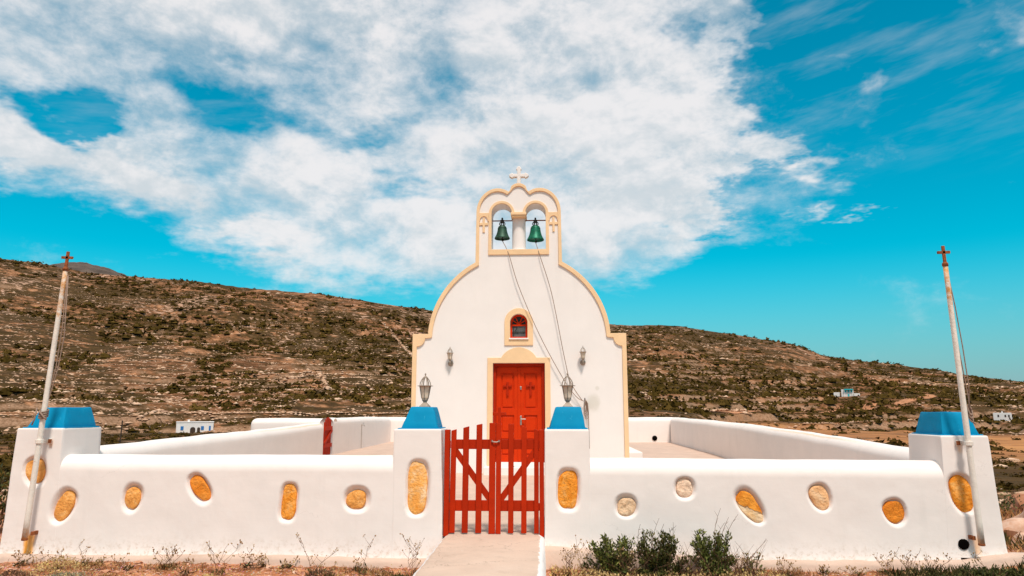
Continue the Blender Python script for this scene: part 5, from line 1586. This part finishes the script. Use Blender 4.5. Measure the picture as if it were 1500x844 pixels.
def ground_cover():
    r_ = np.random.default_rng(90)
    C = []; D = []; S = []

    def patch(x0, x1, y0, y1, n, h, sp):
        x = r_.uniform(x0, x1, n); y = r_.uniform(y0, y1, n)
        ok = (fbm(x / .22, y / .22, 3, 91) + r_.uniform(-.2, .2, n) > sp) & ~((x > -.58) & (x < .63))
        x, y = x[ok], y[ok]; C.append(np.stack([x, y, terrain(x, y) - .004], -1)); k = len(x)
        D.append(r_.normal(size=(k, 3)) * [.55, .4, .15] + [0, 0, 1]); S.append(r_.uniform(.4, 1.0, k) * h)
    for name, mat, ps, wd in (('wall_foot_tufts', 'twig', [(-5.5, -.62, -.40, -.18, 1300, .05, .08), (.65, 5.2, -.45, -.18, 1500, .05, .08)], .22), ('dry_grass', 'straw', [(-5.9, 5.8, -1.3, -.14, 5200, .075, .12), (.6, 3.2, -1.2, -.2, 3600, .09, -.1), (-5.5, -.62, -.36, -.17, 1900, .055, .02), (2.6, 5.2, -.40, -.17, 1500, .06, .0), (-1.6, -.62, -.95, -.25, 900, .08, -.05), (-5.6, -.6, -1.3, -.7, 1500, .06, .1), (5.6, 9, -.6, 4, 3000, .22, .0)], .10),
                              ('green_grass', 'grass', [(4.0, 6.6, -1.3, -.30, 9000, .15, -.5), (3.0, 4.2, -1.3, -.5, 1500, .09, -.05), (.6, 2.9, -1.2, -.4, 2200, .10, .0), (-5.8, -3.2, -1.2, -.5, 1000, .07, .1), (-1.2, -.6, -1.2, -.3, 700, .08, -.1), (5.7, 8, -.6, 3, 2500, .2, -.1)], .12),
                              ('dried_flower_cover', 'flower', [(.62, 2.9, -1.25, -.40, 5200, .034, -.3), (-5.0, -3.9, -1.2, -.4, 600, .03, .0), (-2.6, -.65, -1.2, -.35, 700, .026, .05)], .6)):
        C.clear(); D.clear(); S.clear()
        for p in ps: patch(*p)
        CC = np.concatenate(C)
        if name == 'dried_flower_cover': CC = CC + np.stack([0 * CC[:, 0], 0 * CC[:, 0], r_.uniform(.02, .11, len(CC))], -1)
        v, f = leaf_quads(CC, np.concatenate(D), np.concatenate(S), r_, wd)
        tag(fast_mesh(name, v, f, M[mat], None, smooth=False), kind='stuff')
    for name, mat, n, x0, x1, sz in (('yellow_flowers', 'yellow', 420, .64, 2.0, .018), ('purple_heads', 'purple', 420, .9, 1.9, .020)):
        x = r_.uniform(x0, x1, n); y = r_.uniform(-1.2, -.5, n); ok = fbm(x / .3, y / .3, 2, 97 if n and mat == 'yellow' else 98) > -.05; x, y = x[ok], y[ok]
        CC = np.stack([x, y, terrain(x, y) + r_.uniform(.01, .08, len(x))], -1); v, f = leaf_quads(CC, r_.normal(size=CC.shape) + [0, 0, .6], r_.uniform(.6, 1.2, len(x)) * sz, r_, .7)
        tag(fast_mesh(name, v, f, M[mat], None, smooth=False), kind='stuff')
    n = 7500; x = r_.uniform(-6.2, 6.2, n); y = r_.uniform(-1.5, -.12, n); ok = ~((x > -.60) & (x < .66)); x, y = x[ok], y[ok]
    S = r_.uniform(.005, .014, len(x)) * r_.choice([1, 1.7, 3.0], len(x), p=[.70, .23, .07])
    tag(scatter('gravel', [rock_mesh(i) for i in range(4)], np.stack([x, y, terrain(x, y) + S * .2], -1), S, M['gravel']), kind='stuff')


M['gravel'] = leaf_material('pink_gravel', (.34, .14, .07), (.54, .27, .16), (.72, .50, .38), 8, .95)
M['yellow'] = leaf_material('yellow_petals', (.45, .25, .02), (.62, .38, .03), (.70, .48, .08), 9, .8)
M['purple'] = leaf_material('purple_brown_heads', (.11, .04, .05), (.18, .075, .08), (.26, .12, .11), 9, .8)
ground_cover()


def rock(x, y, s, label, seed, dz=.25, group='loose stones by the wall'):
    bm = bmesh.new(); bmesh.ops.create_icosphere(bm, subdivisions=3, radius=1); r_ = np.random.default_rng(seed); ph = r_.uniform(0, 9, 3)
    for v in bm.verts:
        p = np.array(v.co[:]); k = 1 + .5 * float(fbm(np.array(p[0] * 1.6 + ph[0] + p[2]), np.array(p[1] * 1.6 + ph[1] - p[2]), 4, seed)); v.co = Vector(p * k * np.array([1.25, .9, .62]) * s)
    bm.verts.index_update(); v = [q_.co[:] for q_ in bm.verts]; f = [[q_.index for q_ in fc.verts] for fc in bm.faces]; bm.free()
    o = mesh_obj('rock', v, f, M['gravel'], None, angle=28); o.location = (x, y, gz((x, y)) + s * dz); o.rotation_euler = (0, 0, r_.uniform(0, 6))
    tag(o, label, 'rock', group)


rock(PXW(394, -.16), -.20, .035, 'loose pink stone against the left wall foot', 1)
rock(PXW(282, -.45), -.45, .045, 'flat pink rock in the soil below the second stone', 2)
rock(PXW(420, -.75), -.72, .05, 'pale rock in the left foreground soil', 3)
rock(PXW(822, -.55), -.62, .05, 'pale rock in the flowers beside the path', 4)
rock(PXW(445, -.40), -.42, .03, 'small orange stone right of the tilted weed', 5)
rock(PXW(1150, -.5), -.6, .04, 'small pale rock below the right wall', 6)
for i, (x, y, s) in enumerate([(6.75, 1.75, .36), (7.6, 2.7, .45), (6.15, .55, .16), (8.6, 4.6, .5), (6.75, .95, .22)]):
    rock(x, y, s, ['broad pink boulder nearest behind the right bush', 'large pale boulder second back past the right corner', 'small boulder by the foot of the right corner pillar', 'farthest large boulder beyond the right corner', 'low rounded boulder in grass right of the corner'][i], 20 + i, .1, 'boulders beyond the right corner')
